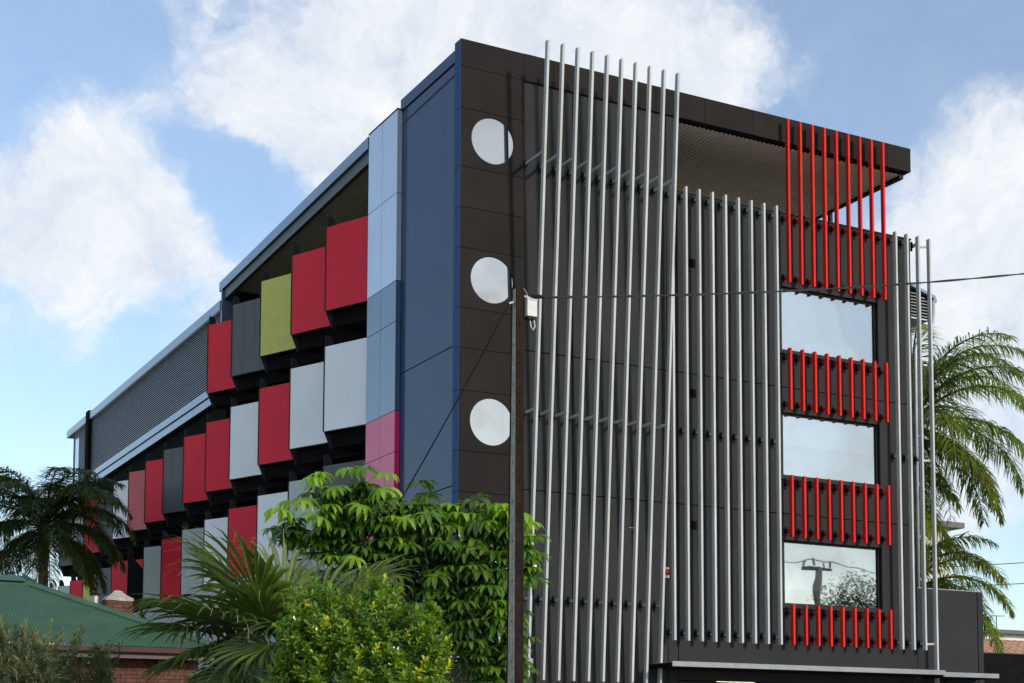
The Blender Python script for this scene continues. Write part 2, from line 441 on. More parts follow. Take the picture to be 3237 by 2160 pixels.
# precast panels of the street front, a dark joint between each two
def wpanel(x0, x1, z0, z1, holes=()):
    mb = wall_holes(MB(), x0+G, x1-G, z0+G, z1-G, 0.0, 0.16, [h for h in holes])
    return obj('wall_panel', mb, 'charcoal', B)
for (a, b) in ((1.61, 2.90), (2.90, 5.47), (5.47, 5.76)):
    for z0, z1 in ((0.13, J2), (J2, J1), (J1, 17.0)):
        wpanel(a, b, z0, z1)
for z0, z1, hs in ((3.30, J2, [WIN[2]]), (J2, J1, [WIN[1]]), (J1, 15.10, [WIN[0]])):
    wpanel(5.76, 13.13, z0, z1, hs)
bk = MB()
bk.box(1.62, 5.75, 0.17, 0.30, 0.13, 17.0)
wall_holes(bk, 5.75, 13.12, 3.32, 15.08, 0.17, 0.30, [(a+0.02, b-0.02, c+0.02, d-0.02) for a, b, c, d in WIN])
obj('joint_backing', bk, 'joint', B)
box('parapet_capping', 'frame', B, 5.765, 13.16, -0.02, 0.34, 15.105, 15.14)
box('side_wall', 'charcoal', B, 12.95, 13.12, 0.31, 40.5, 0.1, 15.08)
box('terrace_floor', 'paving', B, 0.3, 12.94, 0.32, 17.7, 13.65, 13.85)
box('terrace_wall', 'charcoal', B, 5.60, 5.75, 0.31, 8.0, 13.86, 16.9)
box('terrace_back_wall', 'charcoal', B, 1.75, 12.9, 8.01, 8.2, 13.86, 16.8)
box('rear_wall', 'charcoal', B, 0.3, 12.9, 40.3, 40.5, 0.1, 15.6)
box('rear_roof', 'flashing', B, 0.35, 13.0, 17.9, 40.4, 15.62, 15.8)
box('terrace_post', 'frame', B, 12.92, 13.02, 3.05, 3.15, 13.86, 16.9)
# corner pier: bronze panels with round windows
PJ = [0.13, 1.82, 3.17, 4.11, 5.02, 6.37, 7.31, 8.22, 9.57, 10.52, 11.42, 12.78, 13.71, 14.63, 15.97, 16.93, 17.57]
CIRC = [(0.80, 15.34), (0.80, 12.14), (0.80, 8.92), (0.80, 5.72)]
PG = 0.006
YP = -0.06
def pier_panel(z0, z1, circ):
    x0, x1, z0, z1 = 0.0, 1.60, z0 + PG, z1 - PG
    mb = MB()
    if not circ:
        mb.box(x0, x1, YP, 0.26, z0, z1)
    else:
        cx, cz = circ; r = 0.54; n = 72
        o = []; c = []
        for k in range(n):
            a = 2*math.pi*k/n; dx, dz = math.cos(a), math.sin(a)
            t = min(((x1-cx)/dx if dx > 1e-9 else (x0-cx)/dx if dx < -1e-9 else 1e9),
                    ((z1-cz)/dz if dz > 1e-9 else (z0-cz)/dz if dz < -1e-9 else 1e9))
            o.append((cx+dx*t, cz+dz*t)); c.append((cx+dx*r, cz+dz*r))
        # snap the nearest outline points to the corners
        for X in (x0, x1):
            for Zc in (z0, z1):
                i = min(range(n), key=lambda k: (o[k][0]-X)**2 + (o[k][1]-Zc)**2); o[i] = (X, Zc)
        vs = [(x, YP, z) for x, z in o] + [(x, YP, z) for x, z in c] + [(x, 0.04, z) for x, z in c]
        fs = []
        for k in range(n):
            j = (k+1) % n
            fs.append((k, j, n+j, n+k)); fs.append((n+k, n+j, 2*n+j, 2*n+k))
        mb.add(vs, fs)
        mb.add([(x0,YP,z0),(x1,YP,z0),(x1,YP,z1),(x0,YP,z1),(x0,0.26,z0),(x1,0.26,z0),(x1,0.26,z1),(x0,0.26,z1)],
               [(0,4,5,1),(1,5,6,2),(2,6,7,3),(3,7,4,0)])
    return obj('cladding_panel', mb, 'bronze', B)
for i in range(len(PJ)-1):
    c = [q for q in CIRC if PJ[i] < q[1] < PJ[i+1]]
    pier_panel(PJ[i], PJ[i+1], c[0] if c else None)
for i in range(len(PJ)-1):
    box('return_sky_strip', 'return_sky_blue', B, -0.006, -0.001, YP+0.004, 0.262, PJ[i]+PG, PJ[i+1]-PG)  # thin strip added over the panel sides, coloured as reflected sky
box('pier_core', 'joint', B, 0.02, 1.58, 0.07, 0.255, 0.13, 17.55)
for cx, cz in CIRC:
    n = 72
    ring = MB(); vs = []
    for rr, y in ((0.538, YP+0.012), (0.522, YP+0.012), (0.522, 0.03)):
        vs += [(cx+rr*math.cos(2*math.pi*k/n), y, cz+rr*math.sin(2*math.pi*k/n)) for k in range(n)]
    ring.add(vs, [(a*n+k, a*n+(k+1) % n, (a+1)*n+(k+1) % n, (a+1)*n+k) for a in (0, 1) for k in range(n)])
    w = obj('round_window', ring, 'frame', B)
    pane = MB().add([(cx+0.53*math.cos(2*math.pi*k/n), YP+0.015, cz+0.53*math.sin(2*math.pi*k/n)) for k in range(n)], [tuple(range(n))])
    obj('pane', pane, 'glass_round', w)
    obj('room', MB().add([(cx+0.53*math.cos(2*math.pi*k/n), 0.05, cz+0.53*math.sin(2*math.pi*k/n)) for k in range(n)], [tuple(range(n))]), 'interior', w)
# roof fascia
FJ = [1.60, 2.364, 3.76, 5.16, 6.58, 8.03, 9.48, 10.92, 12.354, 13.15]
for a, b in zip(FJ, FJ[1:]):
    box('fascia_panel', 'bronze', B, a+PG, b-PG, YP, 0.10, 16.935, 17.57)
box('fascia_backing', 'joint', B, 1.62, 13.13, -0.045, 0.09, 16.945, 17.56)
box('fascia_return', 'bronze', B, 13.04, 13.148, 0.11, 18.0, 16.935, 17.57)
box('roof_deck', 'flashing', B, 0.45, 13.03, 0.27, 17.6, 17.24, 17.40)
def corrugated(mb, o, along, across, width, length, pitch, amp, up, seg=6):
    """sheet whose ribs run along 'along' and repeat across"""
    o, al, ac, up = Vector(o), Vector(along), Vector(across), Vector(up)
    n = int(width / pitch * seg); base = len(mb.v)
    for i in range(n + 1):
        t = width * i / n; h = amp * math.cos(2*math.pi*t/pitch)
        p = o + ac * t + up * h
        mb.v.append(tuple(p)); mb.v.append(tuple(p + al * length))
    for i in range(n): mb.f.append((base+2*i, base+2*i+2, base+2*i+3, base+2*i+1))
    return mb
def ribbed(mb, x0, x1, y0, y1, z0, z1, pitch, depth):
    """box-rib sheet seen from below, ribs along Y; z runs from z0 at y0 to z1 at y1"""
    n = int((x1-x0)/pitch)
    prof = []
    for i in range(n):
        a = x0 + i*pitch
        prof += [(a, depth), (a+pitch*0.30, depth), (a+pitch*0.36, 0), (a+pitch*0.94, 0)]
    prof.append((x0 + n*pitch, depth))
    b = len(mb.v)
    for x, d in prof:
        mb.v.append((x, y0, z0+d)); mb.v.append((x, y1, z1+d))
    for i in range(len(prof)-1): mb.f.append((b+2*i, b+2*i+1, b+2*i+3, b+2*i+2))
    return mb
obj('soffit', ribbed(MB(), 0.02, 13.0, 0.105, 17.7, 16.86, 16.50, 0.13, 0.026), 'soffit', B)
box('roof_edge_trim', 'frame', B, 12.9, 13.036, 0.11, 17.9, 16.78, 16.90)
# left flank: charcoal wall beside the pier, sky reflection put into its blue
for z0, z1 in ((0.13, 4.3), (4.3, J2), (J2, J1-0.03), (J1-0.03, 17.15)):
    box('flank_panel', 'flank_sky_blue', B, 0.05, 0.25, 0.268, 3.36, z0+0.014, z1-0.014)
box('flank_backing', 'joint', B, 0.07, 0.24, 0.27, 5.1, 0.13, 17.1)
box('flank_capping', 'flank_sky_blue', B, 0.015, 0.44, 0.264, 3.40, 17.155, 17.43)
# clad column with silver, dark and red cassettes, sky reflection painted into the last two
XP = -0.08
CJ = [(17.17, 'clad_silver'), (15.10, 'clad_silver'), (12.93, 'clad_dark_sky'), (11.93, 'clad_dark_sky'), (9.755, 'clad_red_sky'), (8.75, 'clad_red_sky'), (6.6, 'clad_red_sky'), (5.55, 'clad_dark_sky'), (3.4, 'clad_dark_sky'), (0.13, None)]
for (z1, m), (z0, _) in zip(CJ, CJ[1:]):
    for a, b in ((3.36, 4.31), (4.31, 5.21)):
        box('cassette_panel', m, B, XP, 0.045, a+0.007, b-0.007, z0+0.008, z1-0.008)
box('column_backing', 'joint', B, XP+0.012, 0.04, 3.372, 5.20, 0.14, 17.16)
box('column_capping', 'frame', B, XP-0.01, 0.30, 3.35, 5.22, 17.17, 17.20)
# eave over the balconies: gutter, fascia board
def sloped(name, m, x0, x1, ya, yb, za, zb, h):
    mb = MB().add([(x0,ya,za-h),(x1,ya,za-h),(x1,yb,zb-h),(x0,yb,zb-h),(x0,ya,za),(x1,ya,za),(x1,yb,zb),(x0,yb,zb)],
              [(0,3,2,1),(4,5,6,7),(0,1,5,4),(1,2,6,5),(2,3,7,6),(3,0,4,7)])
    return obj(name, mb, m, B)
ys = [5.22, 8.3, 11.4, 14.6, 18.02]
zt = lambda y: 17.13 - 0.028*(y-5.4)
for a, b in zip(ys, ys[1:]):
    sloped('gutter', 'flashing', -0.10, 0.12, a+0.004, b-0.004, zt(a), zt(b), 0.30)
    sloped('fascia_board', 'fascia_grey', -0.02, 0.10, a+0.004, min(b, 17.7)-0.004, zt(a)-0.31, zt(b)-0.31, 0.30)
sloped('roof_sheet', 'flashing', 0.11, 0.46, 5.22, 17.99, 17.10, 16.75, 0.05)
box('roof_end_wall', 'charcoal', B, 0.31, 12.9, 17.75, 17.85, 13.86, 16.80)
box('eave_end_trim', 'flashing', B, -0.09, 0.305, 17.72, 17.82, 12.95, 16.60)
# balconies: sawtooth modules
YF = [4.15, 6.81, 9.46, 12.14, 14.90, 17.45, 20.04, 22.60, 25.05, 27.52, 29.95, 32.5, 35.0, 37.5, 40.0]
XN, XF = 0.56, -0.56
LEV = {4: (12.97, 15.17), 3: (9.81, 12.02), 2: (6.78, 8.91)}
SCHEME = {4: ['red', 'red', 'lime', 'grey', 'red'],
          3: ['white', 'white', 'red', 'white', 'red', 'red', 'grey', 'red', 'red_gloss', 'white', 'grey', 'red', 'white', 'grey'],
          2: ['grey', 'light', 'white', 'red', 'white', 'light', 'red', 'light', None, 'red', 'grey', 'lime', 'red', 'light']}
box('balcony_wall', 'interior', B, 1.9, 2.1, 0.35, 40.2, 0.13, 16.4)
for lv, (zb, ztp) in LEV.items():
    for k, c in enumerate(SCHEME[lv]):
        y0, y1 = YF[k], YF[k+1]
        d = Vector((XF-XN, y1-y0, 0)).normalized(); n = Vector((-d.y, d.x, 0))     # outward normal
        if n.x > 0: n = -n
        p0 = Vector((XN, y0 + 0.05, 0)); p1 = Vector((XF, y1, 0))
        # clipped where it passes behind the clad column
        if k == 0: p0 = p0 + d * ((5.10 - p0.y) / d.y)
        t = 0.03
        # balcony slab behind and under the panel
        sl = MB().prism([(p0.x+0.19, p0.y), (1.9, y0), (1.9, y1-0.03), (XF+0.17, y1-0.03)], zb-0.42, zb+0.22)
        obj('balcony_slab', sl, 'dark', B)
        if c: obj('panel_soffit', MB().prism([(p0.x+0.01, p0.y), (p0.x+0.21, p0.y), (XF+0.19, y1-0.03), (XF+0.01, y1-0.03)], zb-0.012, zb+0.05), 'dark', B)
        # blade at the far edge
        bl = MB(); h = ztp + 0.30
        pts = [(XF, zb-0.03), (XF+0.17, zb-0.44), (XF+1.3, zb-0.44), (XF+1.3, zb+0.8), (XF+0.27, ztp-0.15), (XF+0.19, h-0.10), (XF+0.12, h), (XF, h)]
        vs = [(x, y1, z) for x, z in pts] + [(x, y1+0.05, z) for x, z in pts]; m_ = len(pts)
        bl.add(vs, [tuple(range(m_)), tuple(range(2*m_-1, m_-1, -1))] + [(i, m_+i, m_+(i+1) % m_, (i+1) % m_) for i in range(m_)])
        obj('divider_blade', bl, 'charcoal', B)
        if c is None: continue
        q = [p0 + Vector((0, 0, zb)), p0 + Vector((0, 0, ztp)), p1 + Vector((0, 0, ztp)), p1 + Vector((0, 0, zb))]
        mb = MB()
        f = [v + n*t for v in q]
        mb.add(q + f, [(4,7,6,5), (0,1,2,3), (0,4,5,1), (1,5,6,2), (2,6,7,3), (3,7,4,0)])
        po = obj('balcony_panel', mb, 'panel_' + c, B)
        # dark edge trim round the panel
        tr = MB()
        e = n * (t*0.5)
        tr.bar(q[2]+e+d*0.02, q[3]+e+d*0.02, 0.045, 0.042, up=d)
        tr.bar(q[0]+e-Vector((0,0,0.012)), q[3]+e-Vector((0,0,0.012)), 0.045, 0.024)
        obj('edge_trim', tr, 'frame', po)
        if lv < 4 and k < 9:
            yc0, yc1 = y0 + 0.5, y1 - 0.7
            wz0, wz1 = zb + 0.3, zb + 2.45
            fr = wall_holes(MB(), 0, yc1-yc0, wz0, wz1, 0, 0.06, [(0.06, (yc1-yc0)/2-0.03, wz0+0.06, wz1-0.06), ((yc1-yc0)/2+0.03, yc1-yc0-0.06, wz0+0.06, wz1-0.06)])
            fr.v = [(1.89 - 0.05 + y, yc0 + x, z) for x, y, z in fr.v]
            w = obj('balcony_door', fr, 'frame', B)
            box('pane', 'dark_glass', w, 1.875, 1.885, yc0+0.03, yc1-0.03, wz0+0.03, wz1-0.03)
for zb in (12.4, 9.3):
    for k in (1, 2, 3, 4):
        box('ceiling_light', 'box_grey', B, 0.9, 1.2, YF[k]+0.9, YF[k]+1.2, zb+0.44 if zb > 10 else zb+0.40, zb+0.52 if zb > 10 else zb+0.47)
# plant screen: louvres, post, beams
LSO = box('louvre_screen', 'dark', B, -0.16, 0.08, 36.85, 37.40, 13.3, 16.24)
box('end_post', 'frame', LSO, 0.0, 0.06, 40.42, 40.55, 12.9, 15.82)
box('end_post', 'frame', LSO, 0.0, 0.06, 17.83, 17.93, 13.5, 15.82)
for (a, b) in ((17.93, 36.85), (37.45, 40.42)):
    mb = MB().add([(-0.035, 0, -0.025), (-0.010, 0, 0.022), (-0.010, b-a, 0.022), (-0.035, b-a, -0.025),
                   (-0.028, 0, -0.030), (-0.003, 0, 0.018), (-0.003, b-a, 0.018), (-0.028, b-a, -0.030)],
                  [(0,1,2,3),(7,6,5,4),(0,4,5,1),(1,5,6,2),(2,6,7,3),(3,7,4,0)])
    me = mb.mesh('slat', 'louvre')
    for i in range(30):
        inst('slat', me, LSO, (0.02, a, 13.56 + i*0.0785))
    if a > 30:
        for i in range(9): inst('slat', me, LSO, (0.02, a, 13.56 - (i+1)*0.0785))
box('screen_backing', 'dark', B, 0.20, 0.30, 17.95, 40.4, 12.2, 15.95)
for a, b in ((17.83, 24.0), (24.0, 30.4), (30.4, 36.85), (37.4, 41.5)):
    sloped('screen_capping', 'flashing', -0.12, 0.35, a+0.004, b-0.004, 16.15, 16.15, 0.31)
for a, b in ((17.6, 21.2), (21.2, 25.2), (25.2, 29.3), (29.3, 33.5), (33.5, 37.0)):
    sloped('screen_beam', 'flashing', -0.06, 0.15, a+0.004, b-0.004, 13.50, 13.50, 0.24)
    sloped('screen_sill', 'flashing', -0.01, 0.15, a+0.004, b-0.004, 13.245, 13.245, 0.27)
# lower flank wall in ribbed zinc, under the first row of panels
zw = MB()
corrugated(zw, (-0.62, 5.0, 0.1), (0, 0, 1), (0, 1, 0), 35.5, 6.55, 0.19, 0.02, (1, 0, 0), seg=4)
obj('podium_cladding', zw, 'zinc_wall', B)
box('podium_wall', 'interior', B, -0.58, 1.85, 5.3, 40.3, 0.1, 6.6)

# street front windows
for i, (a, b, c, d) in enumerate(WIN):
    f = wall_holes(MB(), a-0.05, b+0.05, c-0.05, d+0.05, -0.035, 0.02, [(a+0.02, b-0.02, c+0.02, d-0.02)])
    f2 = wall_holes(MB(), a+0.022, b-0.022, c+0.022, d-0.022, 0.06, 0.13, [(a+0.075, b-0.075, c+0.06, d-0.07)])
    f.add(f2.v, f2.f)
    w = obj('window', f, 'frame', B)
    box('pane', 'glass', w, a+0.07, b-0.07, 0.09, 0.10, c+0.055, d-0.065)
    box('sill', 'frame', w, a-0.06, b+0.06, -0.07, 0.05, c-0.085, c-0.052)
    if i == 1: box('blind', 'blind', w, a+0.05, b-0.05, 0.20, 0.21, c+0.85, d-0.03)
    if i == 0: box('blind', 'blind', w, a+0.05, b-0.05, 0.20, 0.21, c+0.0, d-0.03)
    if i == 2: box('blind', 'blind', w, a+0.05, b-0.05, 0.20, 0.21, c+0.42, d-0.03)
    box('room', 'interior', w, a-0.3, b+0.3, 1.6, 1.7, c-0.5, d+0.5)
# small wall vents
for z in (13.39, 10.2, 7.01):
    f = MB().box(6.09, 6.29, -0.02, 0.0, z-0.10, z+0.10)
    v = obj('wall_vent', f, 'dark', B)
    for j in range(5):
        obj('slat', MB().bar((6.10, -0.026, z-0.08+j*0.04), (6.28, -0.026, z-0.08+j*0.04), 0.012, 0.02), 'dark', v)
# fire alarm strobe
s = box('alarm_strobe', 'strobe_white', B, 5.30, 5.46, -0.06, 0.0, 5.70, 5.95)
obj('lens', MB().tube([(5.41, -0.06, 5.83), (5.41, -0.10, 5.83), (5.41, -0.135, 5.83), (5.41, -0.15, 5.83)], [0.075, 0.075, 0.06, 0.02], 14), 'strobe_red', s, smooth=True)

# battens ------------------------------------------------------------
X0, DX = 1.633, 0.3842
BW, BD = 0.055, 0.115
def batten_mesh(z0, z1, y0, y1, m):
    """box batten standing off the wall by y0 at the foot and y1 at the head"""
    mb = MB(); vs = []
    for z, y in ((z0, y0), (z1, y1)):
        for i, j in ((-1,-1),(1,-1),(1,1),(-1,1)): vs.append((i*BW/2, -y + j*BD/2, z))
    mb.add(vs, [(3,2,1,0),(4,5,6,7),(0,1,5,4),(1,2,6,5),(2,3,7,6),(3,0,4,7)])
    return mb.mesh('batten', m)
def arm_mesh(z, y, m):
    mb = MB().box(-0.022, 0.022, -(y-BD/2)-0.01, -0.02, z-0.03, z+0.03)
    return mb.mesh('bracket', m)
def cleat_mesh(z):
    mb = MB().box(-0.035, 0.035, -0.013, -0.001, z-0.14, z+0.12)
    for dz in (-0.10, 0.085):
        mb.tube([(0, -0.012, z+dz), (0, -0.05, z+dz)], 0.016, 6)
    mb.box(-0.045, -0.026, -0.10, -0.012, z-0.045, z+0.05); mb.box(0.026, 0.045, -0.10, -0.012, z-0.045, z+0.05)
    return mb.mesh('cleat', 'cleat')
def batten_set(idx, z0, z1, y0, y1, zbr, m):
    bm = batten_mesh(z0, z1, y0, y1, m)
    yy = lambda z: y0 + (y1-y0)*(z-z0)/(z1-z0)
    ams = [arm_mesh(z, yy(z), m) for z in zbr]; cms = [cleat_mesh(z) for z in zbr]
    for i in idx:
        p = (X0 + DX*i, 0, 0)
        b = inst('batten', bm, B, p)
        for a, c in zip(ams, cms):
            inst('bracket', a, b, p); inst('cleat', c, b, p)
batten_set(range(0, 10), 3.21, 17.45, 0.215, 1.115, (14.97, 9.22, 5.02), 'silver')
batten_set(range(10, 19), 4.22, 15.14, 0.25, 0.25, (14.94, 9.23, 4.41), 'silver')
batten_set(range(19, 28), 13.255, 17.445, 0.25, 0.25, (14.94, 13.43), 'batten_red')
batten_set(range(19, 28), 10.05, 11.60, 0.25, 0.25, (11.40, 10.22), 'batten_red')
batten_set(range(19, 28), 6.875, 8.415, 0.25, 0.25, (8.23, 7.05), 'batten_red')
batten_set(range(19, 28), 4.225, 5.22, 0.25, 0.25, (5.03, 4.40), 'batten_red')
batten_set(range(28, 31), 4.23, 15.13, 0.25, 0.25, (14.94, 9.23, 4.41), 'silver')
bm = batten_mesh(0.13, 15.12, 0.25, 0.25, 'silver')
p = (X0 + DX*31, 0, 0)
b31 = inst('batten', bm, B, p)
for z in (14.92, 9.21, 4.41):
    mb = MB().bar((p[0]-DX, -0.22, z), (p[0]-DX*0.5, -0.15, z-0.01), 0.04, 0.05)
    mb.bar((p[0]-DX*0.5, -0.15, z-0.01), (p[0], -0.22, z), 0.04, 0.05)
    me = MB(); me.v = [(a-p[0], c, e) for a, c, e in mb.v]; me.f = mb.f
    inst('bracket', me.mesh('bracket', 'silver'), b31, p)

# awnings, entry, low wall
def awning(x0, x1, yd, z):
    w = box('awning', 'dark', B, x0, x1, -yd+0.02, -0.005, z-0.07, z+0.03)
    xs = [x0]
    while xs[-1] < x1: xs.append(min(xs[-1]+2.75, x1))
    for a, b in zip(xs, xs[1:]): box('edge_flashing', 'galv', w, a+0.003, b-0.003, -yd-0.01, -yd+0.018, z-0.055, z+0.06)
    box('top_flashing', 'galv', w, x0, x1, -yd+0.018, -0.01, z+0.031, z+0.04)
awning(4.93, 13.14, 1.0, 3.62)
awning(13.25, 15.17, 0.8, 3.59)
awning(-1.2, 1.57, 0.6, 3.60)
box('entry_beam', 'charcoal', B, 5.77, 13.12, 0.05, 0.16, 3.05, 3.29)
box('entry_ceiling', 'dark', B, 5.77, 12.9, 0.31, 7.9, 3.42, 3.5)
box('entry_back_wall', 'dark', B, 5.6, 12.9, 6.0, 6.2, 0.1, 3.41)
lf = box('ceiling_light', 'frame', B, 7.45, 8.75, 0.93, 1.07, 3.36, 3.415)
for j in range(6):
    box('tube', 'tube', lf, 7.55 + j*0.19, 7.70 + j*0.19, 0.96, 1.04, 3.335, 3.358)
lp = box('wall_lamp', 'frame', B, 14.03, 14.30, -0.06, -0.001, 3.40, 3.50)
box('diffuser', 'lamp_warm', lp, 14.06, 14.27, -0.055, -0.01, 3.36, 3.398)
GW = thing('garage_wall', (14.2, 0, 0), 'tall charcoal panel wall joining the right end of the building', 'wall')
box('wall_panel', 'charcoal', GW, 13.14, 15.22, 0.0, 0.2, 0.1, 5.86)
box('wall_panel', 'charcoal', GW, 15.25, 15.43, 0.0, 0.2, 0.1, 5.86)
box('joint', 'joint', GW, 13.2, 15.4, 0.03, 0.17, 0.1, 5.85)
box('capping', 'galv', GW, 13.16, 15.44, -0.012, 0.21, 5.862, 5.885)
GW2 = thing('boundary_wall', (20, 0.1, 0), 'long boundary wall blackened to stand for shade at the far right edge of the photo', 'wall')
box('wall', 'dark', GW2, 15.44, 40, 0.05, 0.2, 0.1, 4.24)  # near-black colour stands in for a neighbour's shadow
box('capping', 'frame', GW2, 15.44, 40, 0.03, 0.22, 4.242, 4.27)

# louvred box on the right flank, gutter and downpipe
RB = obj('side_plant_box', MB().add(
    [(13.13,0.62,13.28),(14.33,0.62,13.28),(14.33,0.62,13.86),(13.13,0.62,14.22),
     (13.13,3.5,13.28),(14.33,3.5,13.28),(14.33,3.5,13.86),(13.13,3.5,14.22)],
    [(0,1,2,3),(7,6,5,4),(0,4,5,1),(1,5,6,2),(2,6,7,3),(3,7,4,0)]), 'dark', B)
for j in range(8):
    z = 13.33 + j*0.085
    xe = 14.27 if z < 13.8 else 14.27 - (z-13.8)/0.30
    if xe > 13.4: obj('slat', MB().bar((13.14, 0.60, z), (xe, 0.60, z), 0.05, 0.012, up=(0, -0.6, 0.8)), 'louvre', RB)
obj('corner_post', MB().box(14.26, 14.34, 0.57, 0.619, 13.25, 13.90), 'flashing', RB)
obj('roof_sheet', MB().add([(13.13,0.5,14.30),(14.45,0.5,13.92),(14.45,3.6,13.92),(13.13,3.6,14.30),(13.13,0.5,14.22),(14.45,0.5,13.84),(14.45,3.6,13.84),(13.13,3.6,14.22)],
    [(0,1,2,3),(7,6,5,4),(0,4,5,1),(1,5,6,2),(2,6,7,3),(3,7,4,0)]), 'flashing', RB)
obj('soffit', MB().box(13.13, 14.33, 0.62, 3.5, 13.24, 13.275), 'panel_light', RB)
obj('gutter', MB().box(14.36, 14.47, 0.48, 3.6, 13.74, 13.85), 'flashing', RB)
obj('downpipe', MB().tube([(14.35,0.50,13.76),(14.34,0.50,13.15),(14.28,0.5,13.02),(13.86,0.5,12.6),(13.72,0.5,12.45),(13.68,0.5,12.3),(13.64,0.5,5.95)], 0.052, 12), 'zinc_wall', B, smooth=True)
for z in (12.0, 9.0, 7.0):
    box('pipe_clip', 'cleat', B, 13.13, 13.74, 0.47, 0.53, z, z+0.035)


# ------------------------------------------------------------------ green roofed house
H = thing('cottage', (-9, 6, 0), 'brick cottage with green corrugated iron roof and brown gutter', 'house')
EY, EZ, EX = 3.80, 3.93, -3.90           # eave line, height, right eave corner
TP = math.tan(R(24.2))
def roof_z(y): return EZ + (y - EY) * TP
rf = MB()
pitch = 0.0762; n = int((EX + 18.0) / pitch * 6)
base = None
YR = 7.45                                 # where the hip meets the gablet
for i in range(n + 1):
    x = EX - (EX + 18.0) * i / n
    yt = EY + min((EX - x), YR - EY)
    h = 0.015 * math.cos(2*math.pi*(EX-x)/pitch)
    rf.v += [(x, EY, EZ + h), (x, EY + (yt-EY)*0.5, EZ + (yt-EY)*0.5*TP + h), (x, yt, EZ + (yt-EY)*TP + h)]
for i in range(n):
    a = 3*i
    rf.f += [(a, a+1, a+4, a+3), (a+1, a+2, a+5, a+4)]
RF = obj('roof', rf, 'roof_green', H, smooth=True)
# far slope behind the hip, and the gablet above
z1 = roof_z(YR); hx = EX - (YR - EY)
obj('end_slope', MB().add([(EX, EY, EZ-0.02), (EX, 13.0, EZ-0.02), (hx, YR+1.6, z1-0.02), (hx, YR, z1-0.02)], [(0,1,2,3)]), 'roof_green', RF)
hc = MB()
def hip_pt(t): return Vector((EX - t*(YR-EY), EY + t*(YR-EY), EZ + t*(YR-EY)*TP + 0.02))
for t0, t1 in ((-0.01, 0.33), (0.33, 0.67), (0.67, 1.02)):
    c = MB(); a, b = hip_pt(t0), hip_pt(t1)
    d = (b-a).normalized(); s1 = d.cross(Vector((0, 0, 1))).normalized(); u = s1.cross(d)
    prof = [(-0.17, -0.055), (-0.16, -0.03), (-0.05, 0.0), (-0.028, 0.028), (0, 0.04), (0.028, 0.028), (0.05, 0.0), (0.17, -0.05)]
    vs = [a + s1*p + u*q for p, q in prof] + [b + s1*p + u*(q+0.004) for p, q in prof]; k = len(prof)
    c.add(vs, [(i, i+1, k+i+1, k+i) for i in range(k-1)])
    obj('ridge_cap', c, 'roof_green', RF, smooth=True)
# gablet: upper roof that overhangs the hip
gy0, gz0 = YR - 0.12, roof_z(YR - 0.12) + 0.03
gt = MB().slab([(-18, gy0, gz0), (hx + 0.06, gy0, gz0), (hx + 0.06, gy0 + 1.7, gz0 + 1.7*TP*0.5), (-18, gy0 + 1.7, gz0 + 1.7*TP*0.5)], 0.06)
obj('upper_roof', gt, 'roof_green', RF)
obj('verge', MB().slab([(hx+0.09, gy0-0.03, gz0-0.10), (hx+0.09, gy0+1.7, gz0+1.7*TP*0.5-0.10), (hx+0.09, gy0+1.7, gz0+1.7*TP*0.5+0.07), (hx+0.09, gy0-0.03, gz0+0.07)], 0.03), 'roof_green', RF)
obj('gable_wall', MB().box(-18, hx-0.1, gy0+0.25, gy0+0.35, z1-0.2, gz0+0.1), 'dark', RF)
obj('gutter', MB().add([(-18, EY-0.11, EZ-0.13), (EX+0.05, EY-0.11, EZ-0.13), (EX+0.05, EY-0.125, EZ-0.02), (-18, EY-0.125, EZ-0.02),
                        (-18, EY+0.03, EZ-0.13), (EX+0.05, EY+0.03, EZ-0.13), (EX+0.05, EY+0.03, EZ-0.03), (-18, EY+0.03, EZ-0.03)],
    [(0,1,2,3),(7,6,5,4),(0,4,5,1),(1,5,6,2),(2,6,7,3),(3,7,4,0)]), 'gutter_brown', H)
box('fascia', 'gutter_brown', H, -18, EX, EY+0.04, EY+0.07, EZ-0.26, EZ-0.03)
box('eave_lining', 'dark', H, -18, EX, EY+0.075, 4.38, EZ-0.25, EZ-0.22)
box('wall', 'mortar', H, -18, EX-0.5, 4.40, 4.62, 0, EZ-0.22)
for x in (-8.6, -6.95, -5.4): box('eave_bracket', 'gutter_brown', H, x, x+0.05, 4.0, 4.39, EZ-0.40, EZ-0.255)
bricks = [MB().box(-0.115, 0.115, -0.02, 0.05, -0.038, 0.038).mesh('brick', 'brick')]
rng = random.Random(5)
WL = H
for r in range(11):
    z = 2.78 + r*0.086
    if z > EZ-0.28: break
    x = -9.15 + (0.12 if r % 2 else 0)
    while x < EX-0.62:
        inst('brick', bricks[0], H, (x, 4.38 + rng.uniform(-0.003, 0.004), z)); x += 0.24
sl = MB(); rng = random.Random(8)
for i in range(30):
    x = -8.6 + i*0.09
    sl.box(x, x+0.088, 4.325, 4.36, 2.98+rng.uniform(-.01, .01), 3.03+rng.uniform(-.008, .008))
obj('plaster_band', sl, 'cement', H, kind='stuff')
